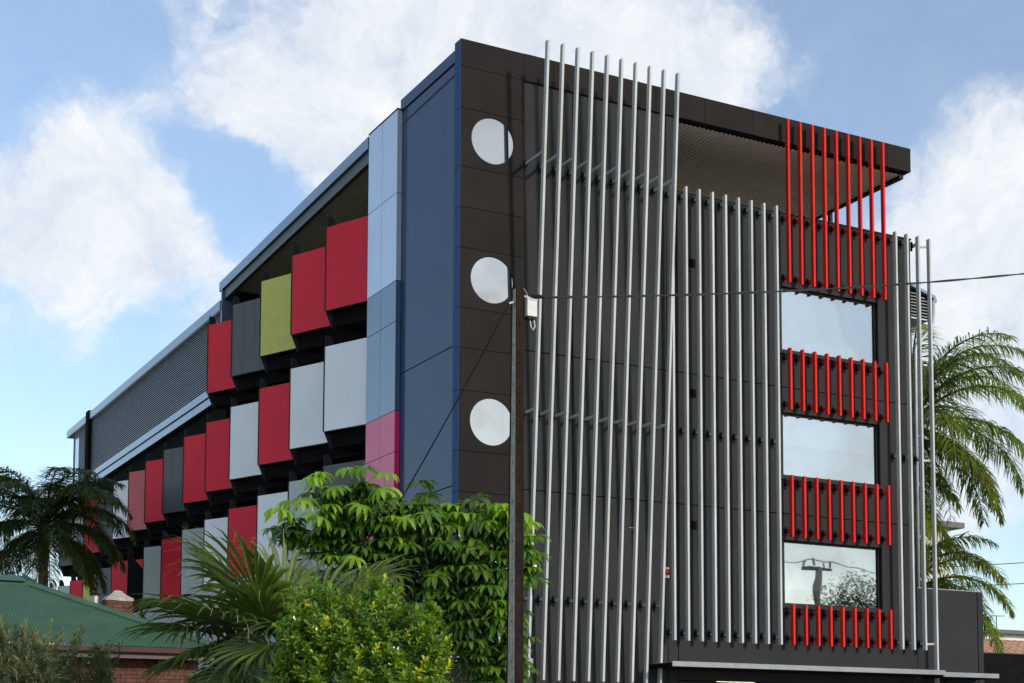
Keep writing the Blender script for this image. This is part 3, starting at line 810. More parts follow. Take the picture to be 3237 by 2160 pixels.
# chimney
CH = obj('chimney', MB().box(-5.97, -5.37, 6.66, 7.11, 4.0, 5.20), 'mortar', H)
hb = MB().box(-0.052, 0.052, -0.016, 0.05, -0.038, 0.038).mesh('brick', 'brick')
sb = MB().box(-0.016, 0.05, -0.115, 0.115, -0.038, 0.038).mesh('brick', 'brick')
for r in range(11):
    z = 4.30 + r*0.086
    xs = [-5.855, -5.615, -5.43] if r % 2 == 0 else [-5.91, -5.725, -5.485]
    for j, x in enumerate(xs):
        inst('brick', hb if (r % 2 == 0 and j == 2) or (r % 2 and j == 0) else bricks[0], CH, (x, 6.65 + rng.uniform(-.004, .004), z))
    for y in ((6.77, 7.0) if r % 2 else (6.80, 7.03)):
        inst('brick', sb, CH, (-5.98 + rng.uniform(-.004, .004), y, z))
cp = MB(); rng = random.Random(3)
rings = [(0.345, 0.27, 5.20), (0.33, 0.255, 5.26), (0.20, 0.15, 5.34), (0.12, 0.09, 5.40), (0.09, 0.07, 5.45)]
nn = 16
for (a, b, z) in rings:
    for k in range(nn):
        t = 2*math.pi*k/nn; e = 0.35
        cx = abs(math.cos(t))**e*math.copysign(1, math.cos(t)); cy = abs(math.sin(t))**e*math.copysign(1, math.sin(t))
        cp.v.append((-5.67 + a*cx + rng.uniform(-.015, .015), 6.885 + b*cy + rng.uniform(-.015, .015), z + rng.uniform(-.012, .012)))
for i in range(len(rings)-1):
    for k in range(nn): cp.f.append((i*nn+k, i*nn+(k+1) % nn, (i+1)*nn+(k+1) % nn, (i+1)*nn+k))
cp.f.append(tuple(range((len(rings)-1)*nn, len(rings)*nn)))
obj('cap', cp, 'cement', CH)
fl = obj('flue_pipe', MB().tube([(-5.92, 8.15, 4.6), (-5.92, 8.15, 5.47)], 0.075, 12), 'flue', H, smooth=False)
obj('cowl', MB().tube([(-5.92, 8.15, 5.45), (-5.92, 8.15, 5.48), (-5.92, 8.15, 5.53)], [0.13, 0.12, 0.03], 12), 'rust_steel', fl)
box('vent_pipe', 'cleat', H, -6.93, -6.87, 8.5, 8.56, 5.3, 5.72)

# ------------------------------------------------------------------ utility pole
PX, PY = -3.33, -9.38
P = thing('utility_pole', (PX, PY, 0.13), 'rusty steel and concrete utility pole in front of the round windows', 'pole')
FA = Vector((0.0, -1.0, 0))          # flange plane normal (towards the street)
SA = Vector((1.0, 0.0, 0))
def pole_pt(a, b, z): return Vector((PX, PY, z)) + FA*a + SA*b
def tapered(name, m, a0b, a1b, a0t, a1t, b0, b1, parent):
    vs = []
    for z, a0, a1 in ((0.13, a0b, a1b), (8.87, a0t, a1t)):
        vs += [pole_pt(a0, b0, z), pole_pt(a1, b0, z), pole_pt(a1, b1, z), pole_pt(a0, b1, z)]
    return obj(name, MB().add(vs, [(3,2,1,0),(4,5,6,7),(0,1,5,4),(1,2,6,5),(2,3,7,6),(3,0,4,7)]), m, parent)
tapered('concrete_core', 'concrete', -0.30, 0.0, -0.11, 0.0, -0.066, 0.06, P)
tapered('steel_channel', 'rust_steel', 0.001, 0.030, 0.001, 0.030, -0.068, 0.068, P)
tapered('steel_channel', 'rust_steel', -0.330, -0.301, -0.140, -0.111, -0.075, 0.075, P)
for z in [8.6 - 0.62*i for i in range(13)]:
    t = (8.87-z)/8.74
    c = pole_pt(-0.05-0.09*t, -0.066, z)
    obj('bolt', MB().tube([c, c - SA*0.02], 0.018, 6), 'galv', P)
    c = pole_pt(0.030, -0.01, z-0.3)
    obj('bolt', MB().tube([c, c + FA*0.018], 0.016, 6), 'rust_steel', P)
# junction box, bracket and insulators
bc = pole_pt(0.02, 0.17, 8.56)
bxo = MB()
def obox(mb, c, ha, hb, hz):
    vs = []
    for z in (-hz, hz):
        for i, j in ((-1,-1),(1,-1),(1,1),(-1,1)): vs.append(c + FA*(i*ha) + SA*(j*hb) + Vector((0, 0, z)))
    return mb.add(vs, [(3,2,1,0),(4,5,6,7),(0,1,5,4),(1,2,6,5),(2,3,7,6),(3,0,4,7)])
jb = obj('junction_box', obox(MB(), bc, 0.085, 0.085, 0.13), 'box_grey', P)
obj('lid', obox(MB(), bc + Vector((0, 0, 0.137)), 0.095, 0.095, 0.008), 'box_grey', jb)
obj('base', obox(MB(), bc - Vector((0, 0, 0.148)), 0.07, 0.07, 0.02), 'frame', jb)
obj('cable_tail', MB().tube([bc + Vector((0.0, 0, -0.14)), bc + SA*0.02 + Vector((0, 0, -0.28)), bc + SA*0.06 + Vector((0, 0, -0.33)), bc + SA*0.09 + Vector((0, 0, -0.26)), bc + SA*0.07 + Vector((0, 0, -0.15))], 0.011, 6), 'box_grey', jb)
br = obj('bracket', MB().bar(pole_pt(0.0, 0.06, 8.76), pole_pt(0.0, 0.22, 8.75), 0.03, 0.03), 'galv', P)
obj('bracket', MB().bar(pole_pt(-0.04, -0.07, 8.66), pole_pt(-0.04, -0.17, 8.62), 0.03, 0.03), 'galv', P)
wire_a = Vector((-3.10, -9.50, 8.745))
obj('insulator', MB().tube([wire_a - Vector((0.10, -0.02, 0.0)), wire_a + Vector((0.03, 0, 0.01)), wire_a + Vector((0.14, 0.0, 0.01))], [0.018, 0.035, 0.028], 8), 'cleat', P)
obj('jumper', MB().tube([pole_pt(0, 0.0, 8.86), pole_pt(0, 0.08, 8.88), pole_pt(0, 0.13, 8.80), pole_pt(0, 0.15, 8.72)], 0.008, 6), 'galv', P)
def cable(name, a, b, sag, r, label, n=40, twist=0.0):
    a, b = Vector(a), Vector(b); pts = []
    for i in range(n+1):
        t = i/n; p = a.lerp(b, t); p.z -= sag*4*t*(1-t); pts.append(p)
    mb = MB()
    if twist:
        L = (b-a).length; N = 160
        sd = (b-a).cross(Vector((0, 0, 1))).normalized()
        for ph in (0, math.pi):
            q = []
            for i in range(N+1):
                t = i/N; p = a.lerp(b, t); p.z -= sag*4*t*(1-t); an = ph + t*L*twist
                q.append(p + (sd*math.cos(an) + Vector((0, 0, 1))*math.sin(an))*r*0.7)
            mb.tube(q, r*0.75, 6)
    else:
        mb.tube(pts, r, 6)
    o = obj(name, mb, 'cable', None); return tag(o, label, 'cable')
cable('overhead_cable', wire_a + Vector((0.14, 0, 0.01)), (26.0, -8.9, 16.3), 0.75, 0.015, 'black twisted overhead cable running from the pole across the battens to the right', twist=2.6)
cable('service_cable', pole_pt(-0.04, -0.17, 8.62), (-3.95, -5.9, 5.78), 0.06, 0.014, 'thin black cable dropping from the pole into the umbrella tree')
cable('distant_wire', (38.0, 31.6, 10.95), (52.0, 23.7, 11.9), 0.05, 0.02, 'upper of two thin distant wires seen between the palm fronds at far right')
cable('distant_wire', (38.0, 31.6, 9.95), (52.0, 23.7, 10.75), 0.05, 0.02, 'lower of two thin distant wires near the right edge of the photo')

# ------------------------------------------------------------------ foliage makers
def strip(mb, pts, ws, side, fold=0.0, up=None):
    """leaf blade along pts, half widths ws, side vectors; folded along the midrib"""
    b = len(mb.v); n = len(pts)
    for i, p in enumerate(pts):
        sd = side[i] if isinstance(side, list) else side
        u = up[i] if isinstance(up, list) else (up or Vector((0, 0, 1)))
        mb.v.append(tuple(p - sd*ws[i] + u*(fold*ws[i]))); mb.v.append(tuple(p)); mb.v.append(tuple(p + sd*ws[i] + u*(fold*ws[i])))
    for i in range(n-1):
        a = b+3*i
        mb.f.append((a, a+1, a+4, a+3)); mb.f.append((a+1, a+2, a+5, a+4))
def flat_strip(mb, pts, ws, side):
    b = len(mb.v)
    for i, p in enumerate(pts):
        mb.v.append(tuple(p - side*ws[i])); mb.v.append(tuple(p + side*ws[i]))
    for i in range(len(pts)-1): mb.f.append((b+2*i, b+2*i+1, b+2*i+3, b+2*i+2))
UZ = Vector((0, 0, 1))

def feather_frond(name, m, L, e0, e1, nl, ll, seed, hang=0.85, stalk=0.16, lw=0.018, power=1.3):
    """queen palm frond, leaves the origin along +X and arches over"""
    rg = random.Random(seed); mb = MB(); ns = 22; pts = []; p = Vector((0, 0, 0)); sway = rg.uniform(-0.25, 0.25)
    for i in range(ns+1):
        t = i/ns; e = e0 + (e1-e0)*t**power; az = sway*t*t
        pts.append(p.copy()); p = p + Vector((math.cos(e)*math.cos(az), math.cos(e)*math.sin(az), math.sin(e)))*(L/ns)
    mb.tube(pts, [0.035*(1-0.85*i/ns)*L/3 for i in range(ns+1)], 5)
    for k in range(nl):
        t = stalk + (1-stalk)*(k/nl)
        f = t*ns; i = min(int(f), ns-1); q = pts[i].lerp(pts[i+1], f-i)
        T = (pts[i+1]-pts[i]).normalized()
        Sd = T.cross(UZ).normalized(); U = Sd.cross(T)
        le = ll*(0.35+0.65*math.sin(math.pi*min(1, 0.12+0.88*(t-stalk)/(1-stalk))**0.8))*rg.uniform(0.85, 1.1)
        for sg in (-1, 1):
            if rg.random() < 0.03: continue
            d = (Sd*sg*rg.uniform(0.7, 1.0) + T*rg.uniform(0.35, 0.7) + U*rg.uniform(-0.35, 0.5)).normalized()
            lp = [q]; dd = d.copy(); hg = hang*rg.uniform(0.7, 1.3)
            for j in range(3):
                dd = (dd - UZ*hg*(0.25+0.35*j)).normalized(); lp.append(lp[-1] + dd*le/3)
            sd = d.cross(UZ); sd = sd.normalized() if sd.length > 0.05 else T
            sd = (sd + U*rg.uniform(-.8, .8)).normalized()
            w = lw*rg.uniform(0.8, 1.2)
            flat_strip(mb, lp, [w*0.6, w, w*0.8, 0.002], sd)
    return mb.mesh(name, m)

def queen_palm(name, crown, label, L, green, n, seed, ll, base_z=0.0, lean=(0, 0), rot0=0, lw=0.018, dead=4, dirs=None, hang=0.7):
    crown = Vector(crown)
    t = thing(name, (crown.x+lean[0], crown.y+lean[1], base_z), label, 'palm tree')
    b = Vector((crown.x+lean[0], crown.y+lean[1], base_z)); pts = []; rs = []
    for i in range(15):
        f = i/14; pts.append(b.lerp(crown, f)); rs.append(0.20 - 0.06*f + (0.012 if i % 2 else 0))
    obj('trunk', MB().tube(pts, rs, 12), 'palm_trunk', t, smooth=True)
    rg = random.Random(seed)
    kinds = [(R(74), R(-35), 0.95), (R(58), R(-60), 1.0), (R(38), R(-75), 1.0), (R(12), R(-84), 0.95), (R(-18), R(-86), 0.85)]
    meshes = [[feather_frond('frond', green, L*s, a, bb, 120, ll, seed*10+i*3+v, hang=hang, lw=lw) for v in range(2)] for i, (a, bb, s) in enumerate(kinds)]
    dm = feather_frond('dead_frond', 'leaf_dead', L*0.8, R(-15), R(-86), 46, ll*0.9, seed+77, hang=0.9, lw=lw*0.9)
    for i in range(n):
        kd = min(4, int(5*i/n)) if dirs is None else None
        az = rot0 + i*2.39996 + rg.uniform(-0.2, 0.2)
        if dirs is None:
            me = meshes[kd][i % 2]
        mw = Matrix.Translation(crown + Vector((0.06*math.cos(az), 0.06*math.sin(az), 0.15-0.25*i/n))) @ Matrix.Rotation(az, 4, 'Z')
        inst('frond', me, t, mw)
    for i in range(dead):
        az = rot0 + 1.1 + i*2*math.pi/max(dead, 1) + rg.uniform(-.4, .4)
        inst('dead_frond', dm, t, Matrix.Translation(crown + Vector((0, 0, -0.2))) @ Matrix.Rotation(az, 4, 'Z'))
    return t
queen_palm('queen_palm', (-4.35, 23.3, 9.2), 'dark feathery palm rising behind the green roof on the left', 3.45, 'leaf_palm_dark', 40, 4, 0.78, rot0=0.4, lw=0.017, dead=6)
queen_palm('queen_palm', (19.6, 7.4, 12.2), 'tall sunlit feathery palm beside the right end of the building, crown highest', 5.2, 'leaf_palm', 38, 9, 1.05, rot0=1.0, lw=0.019, dead=6)
queen_palm('queen_palm', (18.6, 8.8, 9.8), 'middle feathery palm of the three at the right end of the building', 3.8, 'leaf_palm', 24, 23, 1.0, rot0=0.3, lw=0.019, dead=6)
queen_palm('queen_palm', (20.0, 8.6, 6.5), 'lower feathery palm drooping over the charcoal wall at far right', 4.4, 'leaf_palm', 36, 15, 1.0, rot0=2.0, lw=0.019, dead=3)

# ------------------------------------------------------------------ fan palm
def fan_frond(name, pet, e0, tilt, rad, seed, nseg=44, spread=R(150)):
    rg = random.Random(seed); mb = MB(); pts = []; p = Vector((0, 0, 0)); ns = 8
    for i in range(ns+1):
        e = e0 - R(28)*(i/ns)**2
        pts.append(p.copy()); p = p + Vector((math.cos(e), 0, math.sin(e)))*(pet/ns)
    mb.tube(pts, [0.022*(1-0.5*i/ns) for i in range(ns+1)], 6)
    hub = pts[-1]; e = e0 - R(28) + tilt
    T = Vector((math.cos(e), 0, math.sin(e))); Sd = Vector((0, 1, 0)); U = Sd.cross(T) * -1
    if U.z < 0: U = -U
    tips = MB()
    for k in range(nseg):
        a = -spread + 2*spread*k/(nseg-1); a += rg.uniform(-.01, .01)
        le = rad*(0.62+0.38*math.cos(a*0.62))*rg.uniform(0.93, 1.05)
        d = T*math.cos(a) + Sd*math.sin(a)
        sd = (Sd*math.cos(a) - T*math.sin(a))
        lp = [hub]; dd = d + U*0.10*(1 if k % 2 else -1)*0.4 + U*0.12*(1-abs(a)/spread); dd.normalize()
        n_ = 6
        for j in range(n_):
            g_ = 0.0 if j < 3 else 0.10*(j-2)*rg.uniform(0.5, 1.6)
            dd = (dd - UZ*g_).normalized(); lp.append(lp[-1] + dd*le/n_)
        da = 2*spread/(nseg-1)
        ws = [0.004] + [min(le*j/n_*da*0.60, 0.034) for j in range(1, 4)] + [0.026, 0.013, 0.0012]
        strip(mb, lp, ws, sd, fold=0.55, up=U)
        if rg.random() < 0.55:
            q = [lp[-1], lp[-1] + dd*0.06 - UZ*0.03, lp[-1] + dd*0.08 - UZ*0.12*rg.random()]
            flat_strip(tips, q, [0.0025, 0.002, 0.001], sd)
    return mb.mesh(name, 'leaf_fan'), tips.mesh('thread', 'leaf_fan_tip')
FPC = Vector((-9.06, -15.67, 2.35))
FP = thing('fan_palm', (FPC.x, FPC.y, 0), 'fan palm with wide pleated leaves in front of the brick cottage', 'palm tree')
obj('trunk', MB().tube([(FPC.x, FPC.y, 0), (FPC.x, FPC.y, 1.2), (FPC.x, FPC.y, 2.25)], [0.24, 0.2, 0.17], 14), 'palm_trunk', FP, smooth=True)
def fan(hub, seed, rad, tilt=0.0, facing=None):
    """a leaf whose blade starts at hub; the stalk runs from the crown"""
    hub = Vector(hub); v = hub - FPC; flat = Vector((v.x, v.y, 0)); az = math.atan2(v.y, v.x)
    pet = v.length*1.03; el = math.asin(max(-1, min(1, v.z/v.length))) + R(10)
    me, tp = fan_frond('frond', pet, el, tilt, rad, seed)
    o = inst('frond', me, FP, Matrix.Translation(FPC) @ Matrix.Rotation(az, 4, 'Z'))
    sub('thread', tp, o)['kind'] = 'stuff'
    return o
def sub(name, me, parent):
    o = bpy.data.objects.new(name, me); COL.objects.link(o); o.parent = parent; ORG[o] = ORG[parent]; return o
for k, (hub, rad, tilt) in enumerate([((-9.579, -15.837, 3.078), 1.05, 0.10), ((-9.639, -15.23, 3.18), 0.85, 0.25), ((-9.171, -15.379, 3.12), 0.72, 0.45),
        ((-9.844, -15.803, 2.805), 1.05, 0.0), ((-9.871, -14.984, 2.974), 0.85, -0.1), ((-9.957, -15.509, 2.579), 0.8, -0.4), ((-9.829, -16.156, 2.356), 0.8, -0.4),
        ((-8.693, -15.189, 3.1), 0.7, 0.3), ((-8.409, -15.463, 3.182), 0.8, 0.1), ((-8.881, -16.345, 2.743), 0.8, -0.1), ((-9.341, -16.545, 2.743), 0.75, -0.2),
        ((-9.659, -16.481, 2.555), 0.75, -0.4), ((-8.909, -14.723, 2.95), 0.7, 0.3), ((-9.4, -15.0, 2.62), 0.8, -0.2), ((-9.98, -15.2, 2.78), 0.85, -0.15), ((-9.55, -16.0, 2.88), 0.9, -0.05), ((-8.75, -15.9, 2.95), 0.75, 0.1), ((-9.75, -15.75, 2.45), 0.8, -0.5), ((-9.75, -15.35, 2.35), 0.8, -0.6), ((-9.30, -15.62, 3.05), 0.85, 0.05)]):
    fan(hub, 40 + k, rad, tilt)

# ------------------------------------------------------------------ umbrella tree
def umbrella_leaf(seed, nl, ll, m, open_=1.0):
    rg = random.Random(seed); mb = MB()
    mb.tube([(0, 0, -0.24), (0, 0, -0.1), (0, 0, 0)], 0.006, 4)
    off = rg.uniform(0, 6)
    for k in range(nl):
        a = off + 2*math.pi*k/nl + rg.uniform(-.12, .12)
        o = Vector((math.cos(a), math.sin(a), 0)); sd = Vector((-math.sin(a), math.cos(a), 0))
        le = ll*rg.uniform(0.85, 1.1); e = R(30)*open_ + rg.uniform(-.12, .12); p = Vector((0, 0, 0)); pts = [p]
        dirs = []
        for j, fr in enumerate((0.20, 0.2, 0.2, 0.2, 0.2)):
            e -= (R(8), R(18), R(22), R(20), R(14))[j]*rg.uniform(0.8, 1.25)
            dd = o*math.cos(e) + UZ*math.sin(e); dirs.append(dd); p = p + dd*(le*fr); pts.append(p)
        w = le*0.125
        ups = [sd.cross(d_)*-1 for d_ in [dirs[0]] + dirs]
        ups = [u if u.z > -0.2 else -u for u in ups]
        strip(mb, pts, [0.004, w*0.72, w, w, w*0.78, 0.006], sd, fold=0.30, up=ups)
    return mb
def orient(nrm, pos, spin, sc):
    z = Vector(nrm).normalized(); q = z.to_track_quat('Z', 'Y')
    return Matrix.Translation(pos) @ q.to_matrix().to_4x4() @ Matrix.Rotation(spin, 4, 'Z') @ Matrix.Scale(sc, 4)
SCH = [((-4.431, -5.079, 6.0), 0.80, 0.536, 0.42), ((-3.442, -5.866, 5.62), 1.204, 0.591, 0.46), ((-2.335, -6.49, 5.58), 0.712, 0.591, 0.46),
       ((-5.25, -4.40, 5.50), 0.42, 0.42, 0.28), ((-3.702, -5.375, 4.825), 1.50, 0.897, 0.83), ((-4.65, -4.9, 5.35), 0.60, 0.5, 0.40), ((-2.563, -6.59, 4.656), 0.869, 0.782, 0.924),
       ((-2.416, -6.673, 3.615), 0.706, 0.636, 0.815), ((-2.818, -5.988, 3.978), 0.827, 0.745, 0.882), ((-2.015, -7.014, 5.0), 0.25, 0.268, 0.70), ((-2.319, -6.728, 2.851), 0.543, 0.489, 0.598)]
UT = thing('umbrella_tree', (-3.1, -5.9, 0), 'glossy umbrella tree with drooping palmate leaves behind the utility pole', 'tree')
rg = random.Random(21)
trunk = MB(); trunk.tube([(-3.1, -5.9, 0), (-3.05, -5.85, 1.5), (-3.1, -5.8, 3.0), (-3.2, -5.6, 4.2)], [0.14, 0.12, 0.09, 0.06], 10)
obj('trunk', trunk, 'bark', UT, smooth=True)
for c, a, b_, h in SCH:
    c = Vector(c); m0 = Vector((-3.1, -5.85, 2.4 if c.z > 3.5 else 1.6)); md = m0.lerp(c, 0.55) + Vector((rg.uniform(-.15, .15), rg.uniform(-.15, .15), 0.25))
    obj('limb', MB().tube([m0, md, c], [0.05, 0.035, 0.015], 7), 'bark', UT, smooth=True)
LV = [umbrella_leaf(100+i, rg.choice((11, 12, 13, 14)), 0.38, 'leaf_umbrella').mesh('leaf', 'leaf_umbrella', True) for i in range(5)]
LN = [umbrella_leaf(200+i, rg.choice((9, 10, 11)), 0.36, 'leaf_umbrella_new_lit', 0.6).mesh('leaf', 'leaf_umbrella_new_lit', True) for i in range(3)]
TOCAM = Vector((CAM.x+3.1, CAM.y+5.9, 0)).normalized()
def ell_pt(rgn, lobes, shell=(0.75, 1.03), face=-0.35):
    """a point near the surface of one lobe, outside the others"""
    while True:
        tot = [a*h for c, a, b_, h in lobes]; i = rgn.choices(range(len(lobes)), tot)[0]
        c, a, b_, h = lobes[i]; c = Vector(c)
        v = Vector((rgn.gauss(0, 1), rgn.gauss(0, 1), rgn.gauss(0, 1))).normalized()
        s_ = rgn.uniform(*shell)
        # lobe axes: sideways to the view, along it, up
        off = RGT*(v.x*a) + Vector((-RGT.y, RGT.x, 0))*(v.y*b_) + UZ*(v.z*h)
        nrm = (RGT*(v.x/a) + Vector((-RGT.y, RGT.x, 0))*(v.y/b_) + UZ*(v.z/h)).normalized()
        if nrm.dot(TOCAM) < face and nrm.z < 0.5: continue
        p = c + off*s_
        bad = False
        for j, (c2, a2, b2, h2) in enumerate(lobes):
            if j == i: continue
            d = p - Vector(c2); x = d.dot(RGT)/a2; y = d.dot(Vector((-RGT.y, RGT.x, 0)))/b2; z = d.z/h2
            if x*x+y*y+z*z < 0.55: bad = True; break
        if not bad: return p, nrm
WHORL = [(-4.68, -5.56, 6.48), (-4.47, -5.81, 6.46), (-4.07, -5.74, 6.43), (-5.12, -5.39, 6.39), (-5.26, -5.4, 6.3), (-5.29, -5.04, 5.97), (-5.35, -4.48, 6.02), (-3.36, -5.72, 6.33), (-3.26, -5.81, 6.08), (-4.86, -5.47, 6.16), (-4.34, -5.43, 6.24), (-4.11, -5.84, 6.14), (-4.51, -5.72, 5.83), (-4.14, -5.99, 5.88), (-5.14, -5.32, 5.65), (-3.6, -5.45, 5.91), (-3.11, -5.83, 5.82), (-2.67, -6.1, 5.9), (-2.54, -6.18, 6.03), (-2.38, -6.89, 5.86), (-2.24, -6.85, 5.77), (-4.24, -5.4, 5.55), (-4.6, -5.09, 5.48), (-3.74, -5.45, 5.49), (-3.37, -5.63, 5.44), (-3.27, -6.5, 5.16), (-2.63, -6.33, 5.33), (-2.14, -6.54, 5.2), (-4.07, -5.62, 5.23), (-4.59, -5.67, 4.93), (-3.61, -5.91, 4.91), (-3.38, -6.44, 4.6), (-2.6, -6.01, 4.53), (-2.11, -6.36, 4.49), (-2.77, -6.31, 4.17), (-2.38, -6.79, 4.04), (-2.86, -5.89, 3.96), (-2.76, -6.29, 3.8), (-2.28, -6.24, 3.52), (-2.34, -6.24, 3.22), (-1.77, -6.92, 5.32), (-1.83, -6.98, 4.58), (-2.85, -6.21, 5.57), (-2.61, -6.52, 5.6), (-2.58, -6.82, 4.98), (-2.17, -6.9, 4.62), (-2.81, -6.01, 4.78), (-3.86, -6.22, 5.6), (-3.56, -6.38, 5.66), (-4.82, -5.07, 5.92), (-5.67, -4.95, 5.77), (-2.38, -6.54, 5.4), (-3.35, -6.06, 4.37), (-3.73, -5.98, 5.16), (-2.92, -5.76, 4.29), (-2.7, -6.71, 4.72), (-2.56, -6.57, 3.89), (-2.83, -6.63, 3.48), (-2.24, -6.52, 3.72), (-2.26, -6.88, 5.42)]
spots = [(Vector(q), True) for q in WHORL]
tries = 0
while len(spots) < 285 and tries < 9000:
    tries += 1
    p, nr = ell_pt(rg, SCH, (0.62, 0.98))
    p = p - TOCAM*0.25
    if all((p-q).length > 0.19 for q, _ in spots): spots.append((p, False))
for p, front in spots:
    side = Vector((rg.gauss(0, 1), rg.gauss(0, 1), 0)).normalized()
    up = (UZ + TOCAM*rg.uniform(-0.05, 0.55)*(1 if front else 0.4) + side*rg.uniform(0.0, 0.35)).normalized()
    new = (p.z > 5.65 and rg.random() < 0.5) or (p.z > 5.1 and rg.random() < 0.2) or rg.random() < 0.04  # more pale leaves higher up: sunlight put into the leaf colour
    me = rg.choice(LN if new else LV)
    inst('leaf', me, UT, orient(up, p, rg.uniform(0, 6.28), rg.uniform(0.85, 1.2)*(1.0 if front else 0.85)))
inner = MB()
for i in range(560):
    p, nr = ell_pt(rg, SCH, (0.2, 0.85), -1.1)
    p = p - TOCAM*0.35
    lf = umbrella_leaf(rg.randrange(10**6), 9, 0.38, '')
    mw = orient((UZ + nr*0.8).normalized(), p, rg.uniform(0, 6.28), rg.uniform(0.7, 1.0))
    inner.add([mw @ Vector(v) for v in lf.v], lf.f)
obj('inner_foliage', inner, 'leaf_umbrella', UT, kind='stuff')

# ------------------------------------------------------------------ bright shrub in front
SHR = [((-9.515, -18.513, 2.60), 0.554, 0.37, 0.31), ((-9.895, -18.414, 2.60), 0.314, 0.282, 0.25), ((-9.145, -18.722, 2.42), 0.303, 0.273, 0.27), ((-9.364, -18.484, 2.88), 0.18, 0.17, 0.17),
       ((-9.863, -18.317, 2.87), 0.18, 0.12, 0.11), ((-9.061, -18.654, 2.77), 0.16, 0.15, 0.14), ((-9.511, -18.516, 2.233), 0.70, 0.399, 0.369), ((-10.0, -18.23, 2.313), 0.20, 0.19, 0.23),
       ((-9.5, -18.5, 1.6), 0.8, 0.5, 0.6)]
SB = thing('leafy_shrub', (-9.5, -18.5, 0), 'bright green glossy shrub with yellow new tips in the foreground', 'shrub')
st = [(-9.5, -18.5, 0), (-9.48, -18.5, 0.8), (-9.52, -18.48, 1.5)]
obj('stem', MB().tube(st, [0.06, 0.05, 0.035], 8), 'bark', SB, smooth=True)
def obleaf(ll, w, curl):
    mb = MB(); pts = [Vector((0, 0, 0))]; e = R(8)
    for fr in (0.35, 0.35, 0.3):
        pts.append(pts[-1] + Vector((math.cos(e), 0, math.sin(e)))*ll*fr); e -= curl
    strip(mb, pts, [0.002, w*0.75, w, w*0.25], Vector((0, 1, 0)), fold=0.25)
    return mb
OL = [obleaf(0.062, 0.0135, R(10)), obleaf(0.072, 0.015, R(18)), obleaf(0.055, 0.013, R(4))]
OLm = [o.mesh('leaf', 'leaf_shrub') for o in OL]; OLn = [o.mesh('leaf', 'leaf_shrub_new') for o in OL]
fol = MB(); fnew = MB(); twg = MB(); nleaf = 0
tips = []
for i in range(2100):
    shell = (0.86, 1.10) if i < 1300 else (0.4, 0.85)
    p, nr = ell_pt(rg, SHR, shell, -0.5)
    if i % 6 == 0 and i < 1300 and nr.z > 0.1: p = p + (UZ + nr*0.4)*rg.uniform(0.02, 0.12)
    ax = (nr + UZ*rg.uniform(0.5, 1.3) + Vector((rg.uniform(-.35, .35), rg.uniform(-.35, .35), 0))).normalized()
    tips.append((p, ax, i < 1300))
tips.sort(key=lambda q: -(q[0].z + 0.35*(q[0]-CAM).dot(TOCAM)*0))
for ti, (p, ax, outer) in enumerate(tips):
    n = rg.randint(9, 14); new = outer and rg.random() < 0.07
    mw0 = orient(ax, p, rg.uniform(0, 6.28), 1)
    Lt = 0.11
    base = p - ax*Lt*1.6
    b0 = len(twg.v); twg.tube([base, p + ax*0.02], [0.0035, 0.002], 3, caps=False)
    for k in range(n):
        a = k*2.4; f = k/n
        pos = Matrix.Translation(Vector((0, 0, -Lt*(1-f)*0.9)))
        mw = mw0 @ pos @ Matrix.Rotation(a, 4, 'Z') @ Matrix.Rotation(-R(12 + 48*f + rg.uniform(-10, 10)), 4, 'Y') @ Matrix.Scale(rg.uniform(0.7, 1.15)*(1 if not new else 0.85), 4)
        v = rg.randrange(3)
        if nleaf < 290 and outer and ((new and f > 0.3) or (ti % 14 == 0 and k % 4 == 0)):
            inst('leaf', (OLn if new else OLm)[v], SB, mw); nleaf += 1
        else:
            (fnew if new else fol).add([mw @ Vector(q) for q in OL[v].v], OL[v].f)
obj('foliage', fol, 'leaf_shrub', SB, kind='stuff')
obj('new_growth', fnew, 'leaf_shrub_new', SB, kind='stuff')
obj('twigs', twg, 'bark', SB, kind='stuff')

# ------------------------------------------------------------------ needle shrub, bottom left
NS = thing('needle_shrub', (-12.25, -18.15, 0), 'grey green needle leaved shrub with straw tips in the bottom left corner', 'shrub')
obj('stem', MB().tube([(-12.25, -18.15, 0), (-12.25, -18.12, 1.2), (-12.25, -18.1, 2.0)], [0.05, 0.04, 0.02], 7), 'bark', NS)
NL = [((-12.243, -18.125, 2.30), 0.33, 0.307, 0.22), ((-12.312, -18.085, 2.46), 0.18, 0.175, 0.13), ((-12.05, -18.233, 2.20), 0.16, 0.153, 0.16), ((-12.25, -18.1, 1.8), 0.45, 0.4, 0.5)]
nd_ = MB(); nn_ = MB(); ntw = MB()
for i in range(1300):
    p, nr = ell_pt(rg, NL, (0.55, 1.02), -0.8)
    ax = (nr*0.8 + UZ*0.9 + Vector((rg.uniform(-.4, .4), rg.uniform(-.4, .4), 0))).normalized()
    ln = rg.uniform(0.08, 0.16); new = p.z > 2.44 and rg.random() < 0.35
    mb = nn_ if new else nd_
    for k in range(16):
        f = k/16; a = rg.uniform(0, 6.28); q = p + ax*(ln*(f-0.5))
        per = ax.orthogonal().normalized(); per = Matrix.Rotation(a, 3, ax) @ per
        d = (ax*rg.uniform(0.6, 1.1) + per).normalized(); sd = d.cross(ax).normalized()
        flat_strip(mb, [q, q + d*0.02, q + d*rg.uniform(0.035, 0.05)], [0.003, 0.0035, 0.001], sd)
